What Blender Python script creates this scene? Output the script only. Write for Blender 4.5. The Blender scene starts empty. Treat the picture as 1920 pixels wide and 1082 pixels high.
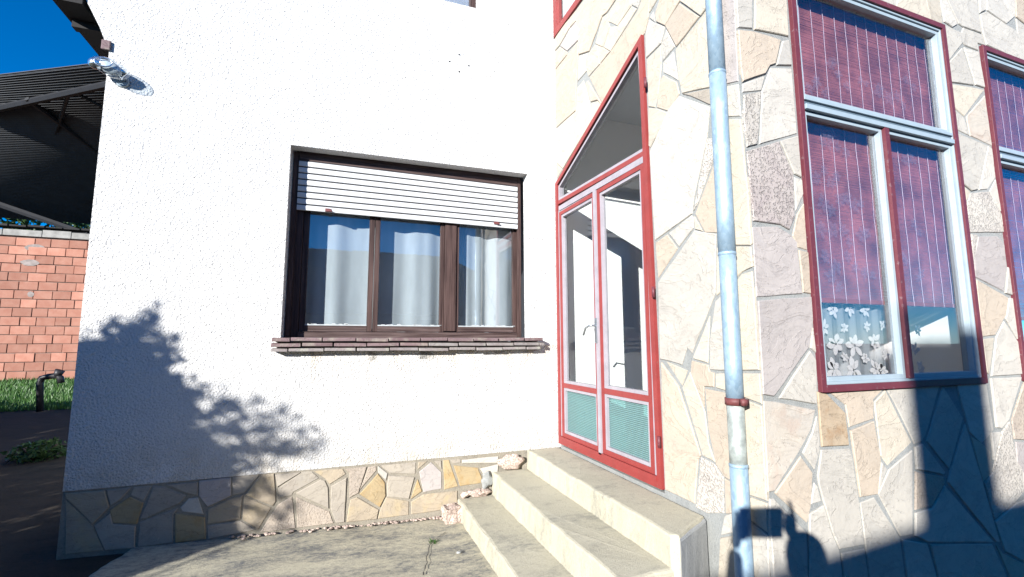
import bpy, bmesh, math, random
from mathutils import Vector, noise
random.seed(7)
R_ = random.Random(11)
scene = bpy.context.scene
COL = scene.collection

# ------------------------------------------------------------------ camera
RX = Vector((0.93741691, -0.34819957, -0.00256957))
UP = Vector((-0.03805043, -0.10976834, 0.99322861))
FW = Vector((0.34612383, 0.93097152, 0.11614785))
FPX, PW, PH, EYE = 868.2866, 1920.0, 1082.0, 1.45
cam_d = bpy.data.cameras.new('camera')
cam = bpy.data.objects.new('camera', cam_d)
COL.objects.link(cam)
cam_d.sensor_width = 36.0
cam_d.lens = 36.0 * FPX / PW
cam_d.clip_start = 0.02
cam_d.clip_end = 500
from mathutils import Matrix
cam.matrix_world = Matrix(((RX.x, UP.x, -FW.x, 0), (RX.y, UP.y, -FW.y, 0), (RX.z, UP.z, -FW.z, EYE), (0, 0, 0, 1)))
scene.camera = cam

# ------------------------------------------------------------------ light
SUN = Vector((0.6989, 0.6444, -0.3103)).normalized()      # the way the light travels
world = bpy.data.worlds.new('World')
scene.world = world
world.use_nodes = True
wn = world.node_tree
wn.nodes.clear()
sky = wn.nodes.new('ShaderNodeTexSky')
sky.sky_type = 'NISHITA'
sky.sun_disc = False
sky.sun_elevation = math.radians(18.1)
sky.sun_rotation = math.atan2(-SUN.x, -SUN.y)
sky.air_density = 0.7
sky.dust_density = 0.1
sky.ozone_density = 6.0
hs = wn.nodes.new('ShaderNodeHueSaturation')
hs.inputs['Saturation'].default_value = 1.6
bg = wn.nodes.new('ShaderNodeBackground')
bg.inputs['Strength'].default_value = 0.09
wo = wn.nodes.new('ShaderNodeOutputWorld')
wn.links.new(sky.outputs[0], hs.inputs['Color'])
wn.links.new(hs.outputs[0], bg.inputs['Color'])
wn.links.new(bg.outputs[0], wo.inputs['Surface'])
sd = bpy.data.lights.new('sun', 'SUN')
sd.energy = 5.0
sd.angle = math.radians(0.53)
sd.color = (1.0, 0.965, 0.91)
sun = bpy.data.objects.new('sun', sd)
COL.objects.link(sun)
sun.rotation_euler = SUN.to_track_quat('-Z', 'Y').to_euler()
vs = scene.view_settings
vs.view_transform = 'Standard'
vs.look = 'None'
vs.exposure = 1.35
vs.gamma = 1.0
vs.use_curve_mapping = False

# ------------------------------------------------------------------ surveyed planes of the place
XB, YA, YC = 1.9626, 4.0085, 1.7549     # door wall, white wall, window wall


def ray(x, y):
    return FW * FPX + RX * (x - PW / 2) - UP * (y - PH / 2)


def hit(axis, v, x, y):
    d = ray(x, y)
    o = EYE if axis == 2 else 0.0
    P = d * ((v - o) / d[axis])
    P.z += EYE
    return P


def A(x, y, o=0.0): return hit(1, YA + o, x, y)
def B(x, y, o=0.0): return hit(0, XB + o, x, y)
def C(x, y, o=0.0): return hit(1, YC + o, x, y)
def G(x, y, z=0.0): return hit(2, z, x, y)


# ------------------------------------------------------------------ materials
def new_mat(name):
    m = bpy.data.materials.new(name)
    m.use_nodes = True
    nt = m.node_tree
    nt.nodes.clear()
    out = nt.nodes.new('ShaderNodeOutputMaterial')
    return m, nt, out


class N:
    """small node helper"""
    def __init__(s, nt):
        s.nt = nt
        s.pos = nt.nodes.new('ShaderNodeNewGeometry').outputs['Position']

    def node(s, t, **kw):
        n = s.nt.nodes.new(t)
        for k, v in kw.items(): setattr(n, k, v)
        return n

    def link(s, a, b): s.nt.links.new(a, b)

    def mapped(s, scale=(1, 1, 1), vec=None, rot=(0, 0, 0)):
        mp = s.node('ShaderNodeMapping')
        mp.inputs['Scale'].default_value = scale
        mp.inputs['Rotation'].default_value = rot
        s.link(vec or s.pos, mp.inputs['Vector'])
        return mp.outputs[0]

    def noise(s, scale, detail=4, rough=0.55, vec=None, dist=0.0):
        n = s.node('ShaderNodeTexNoise')
        n.inputs['Scale'].default_value = scale
        n.inputs['Detail'].default_value = detail
        n.inputs['Roughness'].default_value = rough
        n.inputs['Distortion'].default_value = dist
        s.link(vec or s.pos, n.inputs['Vector'])
        return n.outputs['Fac']

    def voro(s, scale, feature='F1', vec=None):
        n = s.node('ShaderNodeTexVoronoi', feature=feature)
        n.inputs['Scale'].default_value = scale
        s.link(vec or s.pos, n.inputs['Vector'])
        return n.outputs['Distance']

    def ramp(s, fac, stops):
        n = s.node('ShaderNodeValToRGB')
        e = n.color_ramp.elements
        while len(e) < len(stops): e.new(0.5)
        for i, (p, c) in enumerate(stops):
            e[i].position = p
            e[i].color = (c if len(c) == 4 else (*c, 1)) if hasattr(c, '__len__') else (c, c, c, 1)
        s.link(fac, n.inputs[0])
        return n.outputs['Color']

    def mix(s, fac, a, b, mode='MIX'):
        n = s.node('ShaderNodeMix', data_type='RGBA', blend_type=mode)
        for v, i in ((fac, 0), (a, 6), (b, 7)):
            if hasattr(v, 'is_linked') or hasattr(v, 'links'): s.link(v, n.inputs[i])
            elif i == 0: n.inputs[0].default_value = v
            else: n.inputs[i].default_value = (*v, 1) if len(v) == 3 else v
        return n.outputs[2]

    def math(s, op, a, b=0.0):
        n = s.node('ShaderNodeMath', operation=op)
        for v, i in ((a, 0), (b, 1)):
            if hasattr(v, 'links'): s.link(v, n.inputs[i])
            else: n.inputs[i].default_value = v
        return n.outputs[0]

    def rand(s): return s.node('ShaderNodeObjectInfo').outputs['Random']

    def bump(s, h, strength=0.3, dist=0.01, prev=None):
        n = s.node('ShaderNodeBump')
        n.inputs['Strength'].default_value = strength
        n.inputs['Distance'].default_value = dist
        s.link(h, n.inputs['Height'])
        if prev: s.link(prev, n.inputs['Normal'])
        return n.outputs[0]

    def bsdf(s, out, color=None, rough=0.7, metal=0.0, normal=None, spec=0.5):
        b = s.node('ShaderNodeBsdfPrincipled')
        if color is not None:
            if hasattr(color, 'links'): s.link(color, b.inputs['Base Color'])
            else: b.inputs['Base Color'].default_value = (*color, 1)
        if hasattr(rough, 'links'): s.link(rough, b.inputs['Roughness'])
        else: b.inputs['Roughness'].default_value = rough
        b.inputs['Metallic'].default_value = metal
        b.inputs['Specular IOR Level'].default_value = spec
        if normal: s.link(normal, b.inputs['Normal'])
        s.link(b.outputs[0], out.inputs['Surface'])
        return b


def m_plain(name, c, rough=0.6, var=0.15, scale=8, metal=0.0, bump=0.15, bscale=60, spec=0.4, rnd=0.0):
    m, nt, out = new_mat(name)
    n = N(nt)
    lo = tuple(v * (1 - var) for v in c)
    hi = tuple(min(1, v * (1 + var)) for v in c)
    col = n.ramp(n.noise(scale, 6), [(0.3, lo), (0.7, hi)])
    if rnd:
        k = n.node('ShaderNodeMapRange')
        n.link(n.rand(), k.inputs[0])
        k.inputs[3].default_value = 1 - rnd
        k.inputs[4].default_value = 1 + rnd
        hv = n.node('ShaderNodeHueSaturation')
        n.link(k.outputs[0], hv.inputs['Value'])
        n.link(col, hv.inputs['Color'])
        col = hv.outputs[0]
    nb = n.bump(n.noise(bscale, 4), bump, 0.004)
    n.bsdf(out, col, rough, metal, nb, spec)
    return m


def m_plaster():
    m, nt, out = new_mat('roughcast_plaster')
    n = N(nt)
    big = n.noise(1.3, 5)
    col = n.ramp(big, [(0.3, (0.52, 0.52, 0.515)), (0.7, (0.57, 0.57, 0.56))])
    # damp, dirty run-off below the sill (has its own shape) and dirt just over the plinth
    sep = n.node('ShaderNodeSeparateXYZ'); n.link(n.pos, sep.inputs[0])
    streak = n.noise(7, 5, vec=n.mapped((1, 1, 0.35)))
    band = n.node('ShaderNodeMapRange')
    n.link(sep.outputs['Z'], band.inputs[0])
    band.inputs[1].default_value = 1.0; band.inputs[2].default_value = 1.42
    band.inputs[3].default_value = 0.0; band.inputs[4].default_value = 1.0
    top = n.math('LESS_THAN', sep.outputs['Z'], 1.43)
    xr = n.math('GREATER_THAN', sep.outputs['X'], -0.2)
    dirt = n.math('MULTIPLY', n.math('MULTIPLY', band.outputs[0], top), xr)
    patch = n.math('MULTIPLY', dirt, n.ramp(streak, [(0.44, 0.0), (0.62, 1.0)]))
    col = n.mix(n.math('MULTIPLY', patch, 0.55), col, (0.42, 0.34, 0.24))
    spots = n.math('MULTIPLY', n.math('MULTIPLY', n.math('GREATER_THAN', sep.outputs['Z'], 1.31), n.math('MULTIPLY', top, n.math('GREATER_THAN', sep.outputs['X'], -0.40))), n.ramp(n.noise(5.0, 6, vec=n.mapped((1, 1, 0.6))), [(0.53, 0.0), (0.62, 1.0)]))
    col = n.mix(n.math('MULTIPLY', spots, 0.75), col, (0.13, 0.13, 0.12))
    base = n.node('ShaderNodeMapRange'); n.link(sep.outputs['Z'], base.inputs[0])
    base.inputs[1].default_value = 0.48; base.inputs[2].default_value = 0.85; base.inputs[3].default_value = 0.75; base.inputs[4].default_value = 0.0
    bd = n.math('MULTIPLY', base.outputs[0], n.ramp(n.noise(5, 6, 0.65), [(0.38, 0.0), (0.62, 1.0)]))
    col = n.mix(bd, col, (0.40, 0.36, 0.30))
    v = n.voro(75, 'SMOOTH_F1')
    v2 = n.noise(95, 4, 0.7)
    h = n.math('ADD', n.math('MULTIPLY', v, 1.1), v2)
    pit = n.ramp(v2, [(0.33, 0.66), (0.47, 1.0)])
    col = n.mix(1.0, col, pit, 'MULTIPLY')
    nb = n.bump(n.noise(2.4, 4, 0.6), 0.5, 0.03)
    nb = n.bump(h, 0.95, 0.0088, nb)
    n.bsdf(out, col, 0.9, 0, nb, 0.2)
    return m


def m_stone(name, c, c2, pitted=0.0, blotch=None, bs=0.35):
    m, nt, out = new_mat(name)
    n = N(nt)
    rnd = n.rand()
    off = n.node('ShaderNodeVectorMath', operation='ADD')
    n.link(n.pos, off.inputs[0])
    cx = n.node('ShaderNodeCombineXYZ')
    n.link(n.math('MULTIPLY', rnd, 37.0), cx.inputs[0]); n.link(n.math('MULTIPLY', rnd, 53.0), cx.inputs[2])
    n.link(cx.outputs[0], off.inputs[1])
    p = off.outputs[0]
    a = n.noise(4.5, 6, 0.6, vec=p, dist=0.6)
    col = n.ramp(a, [(0.28, c2), (0.62, c)])
    lay = n.noise(2.2, 5, 0.65, vec=n.mapped((1, 1, 3.0), vec=p), dist=1.2)
    vein = n.ramp(lay, [(0.475, 1.0), (0.497, 0.80), (0.52, 1.0)])
    col = n.mix(0.6, col, vein, 'MULTIPLY')
    hv = n.node('ShaderNodeHueSaturation')
    k = n.node('ShaderNodeMapRange'); n.link(rnd, k.inputs[0]); k.inputs[3].default_value = 0.86; k.inputs[4].default_value = 1.02
    n.link(k.outputs[0], hv.inputs['Value']); n.link(col, hv.inputs['Color'])
    col = hv.outputs[0]
    if blotch:
        bl = n.ramp(n.noise(9, 5, 0.6, vec=p), [(0.50, 0.0), (0.66, 1.0)])
        col = n.mix(n.math('MULTIPLY', bl, 0.8), col, blotch)
    st_ = n.noise(2.6, 7, 0.62, vec=n.mapped((1, 1, 1.5), vec=p), dist=0.9)
    terr = n.ramp(st_, [(0.440, 0.0), (0.452, 0.5), (0.545, 0.5), (0.557, 1.0)])
    col = n.mix(0.42, col, n.ramp(st_, [(0.40, (0.86, 0.87, 0.89)), (0.446, (0.80, 0.78, 0.76)), (0.456, (1, 0.99, 0.98)), (0.549, (0.90, 0.89, 0.88)), (0.56, (1.06, 1.05, 1.03))]), 'MULTIPLY')
    speck = n.ramp(n.noise(70, 3, 0.6, vec=p), [(0.30, 0.55), (0.37, 1.0)])
    col = n.mix(0.5, col, speck, 'MULTIPLY')
    nb = n.bump(a, bs, 0.014)
    nb = n.bump(terr, 0.7, 0.004, nb)
    nb = n.bump(n.noise(16, 5, 0.65, vec=p), 0.4, 0.006, nb)
    nb = n.bump(n.noise(60, 5, 0.7, vec=p), 0.35, 0.003, nb)
    if pitted:
        pv = n.noise(75, 2, 0.5, vec=p)
        mask = n.ramp(pv, [(0.40, 0.0), (0.48, 1.0)])
        nb = n.bump(mask, 1.0, 0.006 * pitted, nb)
        col = n.mix(0.40 * pitted, col, n.ramp(pv, [(0.36, 0.50), (0.50, 1.0)]), 'MULTIPLY')
    n.bsdf(out, col, 0.75, 0, nb, 0.3)
    return m


def m_concrete(name, light, dark, amount=0.5, scale=3.0):
    m, nt, out = new_mat(name)
    n = N(nt)
    a = n.noise(scale, 5, 0.6, vec=n.mapped((1.0, 2.2, 1.0)), dist=0.3)
    mid = n.noise(scale * 9, 9, 0.78, vec=n.mapped((1.0, 1.6, 1.0)))
    fine = n.noise(110, 5, 0.75)
    t = n.math('ADD', n.math('MULTIPLY', mid, 0.55), n.math('MULTIPLY', a, 0.45))
    e0 = 0.60 - 0.14 * amount
    col = n.ramp(t, [(e0 - 0.07, light), (e0 + 0.03, tuple((l + d) / 2 for l, d in zip(light, dark))), (e0 + 0.10, dark)])
    col = n.mix(0.6, col, n.ramp(n.noise(1.4, 5, 0.6), [(0.3, (0.78, 0.78, 0.76)), (0.7, (1, 1, 1))]), 'MULTIPLY')
    col = n.mix(0.5, col, n.ramp(fine, [(0.34, 0.62), (0.50, 1.0)]), 'MULTIPLY')
    nb = n.bump(mid, 0.5, 0.010)
    nb = n.bump(fine, 0.6, 0.004, nb)
    n.bsdf(out, col, 0.9, 0, nb, 0.2)
    return m


def m_glass(name, tint=(0.93, 0.96, 0.96), rough=0.0, ior=1.5, bump=None, extra=0.0):
    m, nt, out = new_mat(name)
    n = N(nt)
    tr = n.node('ShaderNodeBsdfTransparent'); tr.inputs[0].default_value = (*tint, 1)
    gl = n.node('ShaderNodeBsdfGlossy'); gl.inputs['Roughness'].default_value = rough
    geo = n.node('ShaderNodeNewGeometry')
    dt = n.node('ShaderNodeVectorMath', operation='DOT_PRODUCT')
    n.link(geo.outputs['Incoming'], dt.inputs[0]); n.link(geo.outputs['Normal'], dt.inputs[1])
    f0 = ((ior - 1) / (ior + 1)) ** 2
    sch = n.math('ADD', n.math('MULTIPLY', n.math('POWER', n.math('SUBTRACT', 1.0, n.math('ABSOLUTE', dt.outputs['Value'])), 5.0), 1 - f0), f0)
    if bump:
        nb = n.bump(n.noise(bump, 3), 0.15, 0.002)
        n.link(nb, gl.inputs['Normal'])
    f = n.math('ADD', sch, extra)
    mx = n.node('ShaderNodeMixShader')
    n.link(f, mx.inputs[0]); n.link(tr.outputs[0], mx.inputs[1]); n.link(gl.outputs[0], mx.inputs[2])
    n.link(mx.outputs[0], out.inputs['Surface'])
    return m


def m_pattern_glass(name, tint, grid=None, opac=0.5, rough=0.25):
    """patterned obscure glass: part see-through, part scattering"""
    m, nt, out = new_mat(name)
    n = N(nt)
    tr = n.node('ShaderNodeBsdfTransparent'); tr.inputs[0].default_value = (*tint, 1)
    b = n.node('ShaderNodeBsdfPrincipled'); b.inputs['Roughness'].default_value = rough
    tl = n.node('ShaderNodeBsdfTranslucent'); tl.inputs[0].default_value = (*tint, 1)
    if grid:
        sep = n.node('ShaderNodeSeparateXYZ'); n.link(n.pos, sep.inputs[0])
        w1 = n.math('ABSOLUTE', n.math('SINE', n.math('MULTIPLY', sep.outputs['Y'], grid)))
        w2 = n.math('ABSOLUTE', n.math('SINE', n.math('MULTIPLY', sep.outputs['Z'], grid)))
        h = n.math('MULTIPLY', w1, w2)
        nb = n.bump(h, 1.0, 0.004)
        n.link(n.ramp(h, [(0.0, tuple(v * 0.22 for v in tint)), (0.6, tint)]), b.inputs['Base Color'])
    else:
        h = n.noise(130, 3)
        nb = n.bump(h, 0.8, 0.004)
        b.inputs['Base Color'].default_value = (*[v * 0.35 for v in tint], 1)
    n.link(nb, b.inputs['Normal'])
    ms = n.node('ShaderNodeMixShader'); ms.inputs[0].default_value = 0.35
    n.link(b.outputs[0], ms.inputs[1]); n.link(tl.outputs[0], ms.inputs[2])
    mx = n.node('ShaderNodeMixShader'); mx.inputs[0].default_value = opac
    n.link(tr.outputs[0], mx.inputs[1]); n.link(ms.outputs[0], mx.inputs[2])
    n.link(mx.outputs[0], out.inputs['Surface'])
    return m


def m_cloth(name, c, trans=0.4, weave=900, see=0.15):
    m, nt, out = new_mat(name)
    n = N(nt)
    d = n.node('ShaderNodeBsdfDiffuse'); t = n.node('ShaderNodeBsdfTranslucent'); tr = n.node('ShaderNodeBsdfTransparent')
    col = n.ramp(n.noise(14, 4, vec=n.mapped((1, 1, 0.2))), [(0.3, tuple(v * 0.85 for v in c)), (0.7, c)])
    n.link(col, d.inputs[0]); n.link(col, t.inputs[0])
    a = n.node('ShaderNodeMixShader'); a.inputs[0].default_value = trans
    n.link(d.outputs[0], a.inputs[1]); n.link(t.outputs[0], a.inputs[2])
    b = n.node('ShaderNodeMixShader'); b.inputs[0].default_value = see
    n.link(a.outputs[0], b.inputs[1]); n.link(tr.outputs[0], b.inputs[2])
    n.link(b.outputs[0], out.inputs['Surface'])
    return m


def m_zinc():
    m, nt, out = new_mat('galvanised_zinc')
    n = N(nt)
    v = n.node('ShaderNodeTexVoronoi'); v.inputs['Scale'].default_value = 60
    n.link(n.mapped((1, 1, 0.55)), v.inputs['Vector'])
    sp = n.ramp(v.outputs['Color'], [(0.1, (0.23, 0.33, 0.42)), (0.9, (0.31, 0.42, 0.51))])
    runs = n.ramp(n.noise(26, 6, 0.75, vec=n.mapped((1, 1, 0.35))), [(0.40, (1, 1, 1)), (0.66, (0.80, 0.86, 0.90)), (0.74, (1.0, 1.0, 1.0))])
    col = n.mix(0.8, sp, runs, 'MULTIPLY')
    rg = n.ramp(n.noise(30, 5), [(0.3, 0.45), (0.7, 0.60)])
    nb = n.bump(n.noise(40, 5), 0.25, 0.003)
    n.bsdf(out, col, rg, 0.35, nb, 0.5)
    return m


def m_paint(name, c, chips=(0.25, 0.16, 0.10), amt=0.62):
    m, nt, out = new_mat(name)
    n = N(nt)
    col = n.ramp(n.noise(12, 5), [(0.3, tuple(v * 0.82 for v in c)), (0.7, c)])
    ch = n.ramp(n.noise(38, 6, 0.7), [(amt, 0.0), (amt + 0.04, 1.0)])
    col = n.mix(n.math('MULTIPLY', ch, 0.7), col, chips)
    nb = n.bump(n.noise(60, 5), 0.3, 0.002)
    n.bsdf(out, col, 0.5, 0, nb, 0.4)
    return m


def m_wood(name, c, grey, vertical=False):
    m, nt, out = new_mat(name)
    n = N(nt)
    sc = (30, 30, 1.2) if vertical else (1.2, 30, 30)
    g = n.noise(2.0, 6, 0.65, vec=n.mapped(sc))
    col = n.ramp(g, [(0.35, c), (0.68, grey)])
    nb = n.bump(g, 0.5, 0.003)
    n.bsdf(out, col, 0.65, 0, nb, 0.3)
    return m


def m_leaf(name, c, c2):
    m, nt, out = new_mat(name)
    n = N(nt)
    col = n.ramp(n.noise(3.0, 4), [(0.3, c), (0.7, c2)])
    b = n.node('ShaderNodeBsdfPrincipled'); b.inputs['Roughness'].default_value = 0.5
    t = n.node('ShaderNodeBsdfTranslucent')
    n.link(col, b.inputs['Base Color']); n.link(col, t.inputs[0])
    a = n.node('ShaderNodeMixShader'); a.inputs[0].default_value = 0.25
    n.link(b.outputs[0], a.inputs[1]); n.link(t.outputs[0], a.inputs[2])
    n.link(a.outputs[0], out.inputs['Surface'])
    return m


def m_brick():
    m, nt, out = new_mat('hollow_clay_brick')
    n = N(nt)
    k = n.node('ShaderNodeMapRange'); n.link(n.rand(), k.inputs[0]); k.inputs[3].default_value = 0.72; k.inputs[4].default_value = 1.15
    col = n.ramp(n.noise(5, 5), [(0.3, (0.30, 0.130, 0.090)), (0.7, (0.36, 0.185, 0.135))])
    rib = n.node('ShaderNodeTexWave', bands_direction='Z'); rib.inputs['Scale'].default_value = 12
    n.link(n.pos, rib.inputs['Vector'])
    col = n.mix(0.25, col, n.ramp(rib.outputs['Fac'], [(0.2, 0.8), (0.6, 1.0)]), 'MULTIPLY')
    hv = n.node('ShaderNodeHueSaturation'); n.link(k.outputs[0], hv.inputs['Value']); n.link(col, hv.inputs['Color'])
    n.bsdf(out, hv.outputs[0], 0.85, 0, n.bump(rib.outputs['Fac'], 0.3, 0.005), 0.2)
    return m


M = {}
M['plaster'] = m_plaster()
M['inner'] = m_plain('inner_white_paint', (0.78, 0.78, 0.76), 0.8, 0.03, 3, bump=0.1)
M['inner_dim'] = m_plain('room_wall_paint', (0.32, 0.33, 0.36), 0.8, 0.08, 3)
M['mortar'] = m_concrete('joint_mortar', (0.27, 0.28, 0.275), (0.20, 0.21, 0.21), 0.5, 9)
M['mortar_tan'] = m_concrete('plinth_mortar', (0.27, 0.245, 0.20), (0.18, 0.165, 0.14), 0.5, 9)
ST = {
    'w': m_stone('pale_limestone', (0.416, 0.396, 0.355), (0.372, 0.354, 0.320)),
    'c': m_stone('cream_limestone', (0.420, 0.381, 0.314), (0.381, 0.348, 0.290)),
    'p': m_stone('peach_limestone', (0.409, 0.348, 0.279), (0.377, 0.328, 0.269)),
    'l': m_stone('lilac_grey_limestone', (0.372, 0.343, 0.329), (0.333, 0.305, 0.295)),
    't': m_stone('pitted_white_limestone', (0.443, 0.418, 0.375), (0.377, 0.348, 0.320), pitted=0.6),
    'd': m_stone('pitted_mauve_limestone', (0.342, 0.300, 0.290), (0.426, 0.396, 0.364), pitted=0.7),
    's': m_stone('rust_speckled_limestone', (0.409, 0.370, 0.314), (0.388, 0.359, 0.320), blotch=(0.365, 0.300, 0.250)),
    'b': m_stone('brown_blotched_limestone', (0.377, 0.305, 0.220), (0.333, 0.257, 0.180), blotch=(0.232, 0.145, 0.080)),
    'o': m_stone('ochre_limestone', (0.355, 0.279, 0.164), (0.310, 0.241, 0.145), blotch=(0.310, 0.205, 0.085)),
    'k': m_stone('buff_limestone', (0.342, 0.289, 0.215), (0.298, 0.252, 0.195), blotch=(0.342, 0.279, 0.180)),
    'g': m_stone('grey_limestone', (0.333, 0.300, 0.250), (0.288, 0.257, 0.220)),
    'n': m_stone('pinkish_limestone', (0.365, 0.311, 0.254), (0.321, 0.279, 0.240), pitted=0.3),
}
M['slab'] = m_concrete('mossy_concrete', (0.46, 0.425, 0.32), (0.15, 0.152, 0.148), 0.76, 2.6)
M['steps'] = m_concrete('step_concrete', (0.42, 0.395, 0.31), (0.20, 0.20, 0.18), 0.24, 2.2)
M['render_grey'] = m_concrete('grey_cement_render', (0.33, 0.34, 0.34), (0.28, 0.29, 0.295), 0.3, 3)
M['rubble'] = m_stone('broken_rubble', (0.55, 0.44, 0.38), (0.38, 0.30, 0.26), pitted=1.0)
M['zinc'] = m_zinc()
M['zinc_old'] = m_plain('weathered_zinc', (0.36, 0.40, 0.38), 0.55, 0.3, 25, metal=0.45, bump=0.3, bscale=50)
M['bracket'] = m_plain('oxide_red_bracket', (0.12, 0.035, 0.035), 0.6, 0.3, 30)
M['red'] = m_paint('red_frame_paint', (0.225, 0.034, 0.032), (0.20, 0.11, 0.09), 0.64)
M['darkred'] = m_paint('faded_maroon_paint', (0.115, 0.026, 0.036), (0.16, 0.10, 0.11), 0.60)
M['lilac'] = m_paint('greyish_white_frame_paint', (0.29, 0.27, 0.30), (0.22, 0.22, 0.23), 0.66)
M['alu'] = m_plain('white_frame_paint', (0.25, 0.31, 0.35), 0.4, 0.06, 12, bump=0.05)
M['slate'] = m_plain('slate_blue_frame_paint', (0.085, 0.12, 0.15), 0.5, 0.15, 12, bump=0.05)
M['putty'] = m_plain('glazing_putty', (0.34, 0.37, 0.38), 0.7, 0.12, 30)
M['wood'] = m_wood('weathered_brown_wood', (0.020, 0.009, 0.008), (0.10, 0.07, 0.065))
M['wood_v'] = m_wood('weathered_brown_wood_upright', (0.018, 0.008, 0.007), (0.075, 0.045, 0.04), True)
M['shutter'] = m_plain('white_shutter_plastic', (0.46, 0.47, 0.48), 0.45, 0.03, 6, bump=0.03)
M['shutter_gap'] = m_plain('shutter_gap_shade', (0.03, 0.03, 0.035), 0.6, 0.1)  # near-black colour stands in for the shade in the gaps between slats
M['clay'] = m_stone('weathered_clay_tile', (0.17, 0.12, 0.125), (0.12, 0.075, 0.08), blotch=(0.22, 0.20, 0.17))
M['clay_pale'] = m_stone('lime_stained_clay_tile', (0.25, 0.235, 0.23), (0.17, 0.14, 0.14), blotch=(0.27, 0.27, 0.23))
M['glass'] = m_glass('clear_pane', (0.95, 0.97, 0.97))
M['glass_c'] = m_glass('bluish_pane', (0.95, 0.95, 0.96), extra=0.11)
M['glass_a'] = m_glass('old_pane', (0.95, 0.97, 0.98), bump=4, extra=0.07)
M['frost'] = m_pattern_glass('frosted_grey_pane', (0.95, 0.97, 0.97), None, 0.07, 0.3)
M['reeded'] = m_pattern_glass('green_patterned_pane', (0.46, 0.70, 0.70), 230.0, 0.50, 0.15)
M['metal'] = m_plain('handle_metal', (0.42, 0.45, 0.48), 0.3, 0.05, 10, metal=0.9, bump=0.02)
M['chrome'] = m_plain('lamp_metal', (0.72, 0.74, 0.76), 0.15, 0.05, 10, metal=0.95, bump=0.05)
M['lamp_white'] = m_plain('milky_lamp_body', (0.42, 0.46, 0.48), 0.25, 0.2, 30)
M['black'] = m_plain('black_iron', (0.015, 0.015, 0.018), 0.5, 0.2, 20)
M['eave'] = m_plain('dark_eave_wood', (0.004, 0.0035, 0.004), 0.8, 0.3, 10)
M['rooftile'] = m_plain('red_roof_tile', (0.28, 0.12, 0.07), 0.8, 0.3, 10)
M['bamboo'] = m_plain('red_brown_bamboo', (0.32, 0.115, 0.105), 0.55, 0.45, 6, bump=0.2)
M['cord'] = m_plain('pale_cord', (0.60, 0.50, 0.58), 0.8, 0.1)
M['rail'] = m_plain('blind_bottom_rail', (0.30, 0.08, 0.05), 0.5, 0.2)
M['sheer'] = m_cloth('sheer_white_voile', (0.72, 0.79, 0.83), 0.45, see=0.12)
M['lace'] = m_cloth('lace_net', (0.62, 0.70, 0.74), 0.4, see=0.50)
M['lace_flower'] = m_cloth('lace_flower_thread', (0.86, 0.87, 0.86), 0.3, see=0.0)
M['lace_faint'] = m_cloth('lace_flower_faint', (0.50, 0.46, 0.60), 0.3, see=0.88)  # duller, mostly see-through version of the lace flower colour
M['brick'] = m_brick()
M['brick_mortar'] = m_plain('brick_mortar', (0.16, 0.11, 0.09), 0.9, 0.3, 8)
M['patch'] = m_plain('smeared_mortar', (0.21, 0.18, 0.165), 0.9, 0.3, 9)
M['cap'] = m_plain('grey_cement_cap', (0.22, 0.215, 0.20), 0.9, 0.25, 6)
M['corr'] = m_plain('grey_corrugated_sheet', (0.022, 0.026, 0.032), 0.6, 0.25, 4)
M['truss'] = m_plain('dark_steel', (0.008, 0.009, 0.012), 0.6, 0.2)
M['soil'] = m_concrete('dark_soil', (0.055, 0.045, 0.035), (0.03, 0.028, 0.022), 0.5, 4)
M['grass'] = m_leaf('fresh_grass', (0.035, 0.10, 0.018), (0.07, 0.16, 0.03))
M['leaf'] = m_leaf('dark_shrub_leaf', (0.03, 0.07, 0.02), (0.06, 0.12, 0.03))
M['bark'] = m_wood('shrub_bark', (0.07, 0.05, 0.035), (0.14, 0.11, 0.09), True)
M['coat'] = m_plain('navy_cloth', (0.03, 0.04, 0.08), 0.9, 0.2)
M['trousers'] = m_plain('grey_cloth', (0.08, 0.08, 0.09), 0.9, 0.2)
M['skin'] = m_plain('skin', (0.50, 0.30, 0.22), 0.5, 0.06)
M['hair'] = m_plain('dark_hair', (0.03, 0.02, 0.015), 0.6, 0.2)
M['house_far'] = m_plain('pale_house_render', (0.55, 0.50, 0.42), 0.9, 0.1, 3)
M['floor'] = m_plain('brown_floor', (0.16, 0.11, 0.08), 0.6, 0.2)
M['furn'] = m_plain('brown_wardrobe', (0.09, 0.06, 0.05), 0.5, 0.2)


# ------------------------------------------------------------------ object helpers
WL = {}


def thing(name, label=None, cat=None, loc=(0, 0, 0), group=None, parent=None):
    o = bpy.data.objects.new(name, None)
    o.empty_display_size = 0.1
    COL.objects.link(o)
    WL[o] = Vector(loc)
    if parent:
        o.parent = parent
        o.location = WL[o] - WL[parent]
    else:
        o.location = loc
    if label: o['label'] = label
    if cat: o['category'] = cat
    if group: o['group'] = group
    return o


def tag(o, label=None, cat=None, group=None, kind=None):
    if label: o['label'] = label
    if cat: o['category'] = cat
    if group: o['group'] = group
    if kind: o['kind'] = kind
    return o


def link_mesh(name, me, mat, parent=None, loc=None):
    """me holds WORLD coordinates; the origin moves to its centre"""
    if loc is None:
        xs = [v.co for v in me.vertices]
        lo = Vector((min(c.x for c in xs), min(c.y for c in xs), min(c.z for c in xs)))
        hi = Vector((max(c.x for c in xs), max(c.y for c in xs), max(c.z for c in xs)))
        loc = (lo + hi) / 2
        me.transform(Matrix.Translation(-loc))
    o = bpy.data.objects.new(name, me)
    COL.objects.link(o)
    if mat: me.materials.append(mat)
    WL[o] = Vector(loc)
    if parent:
        o.parent = parent
        o.location = WL[o] - WL[parent]
    else:
        o.location = loc
    return o


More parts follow.
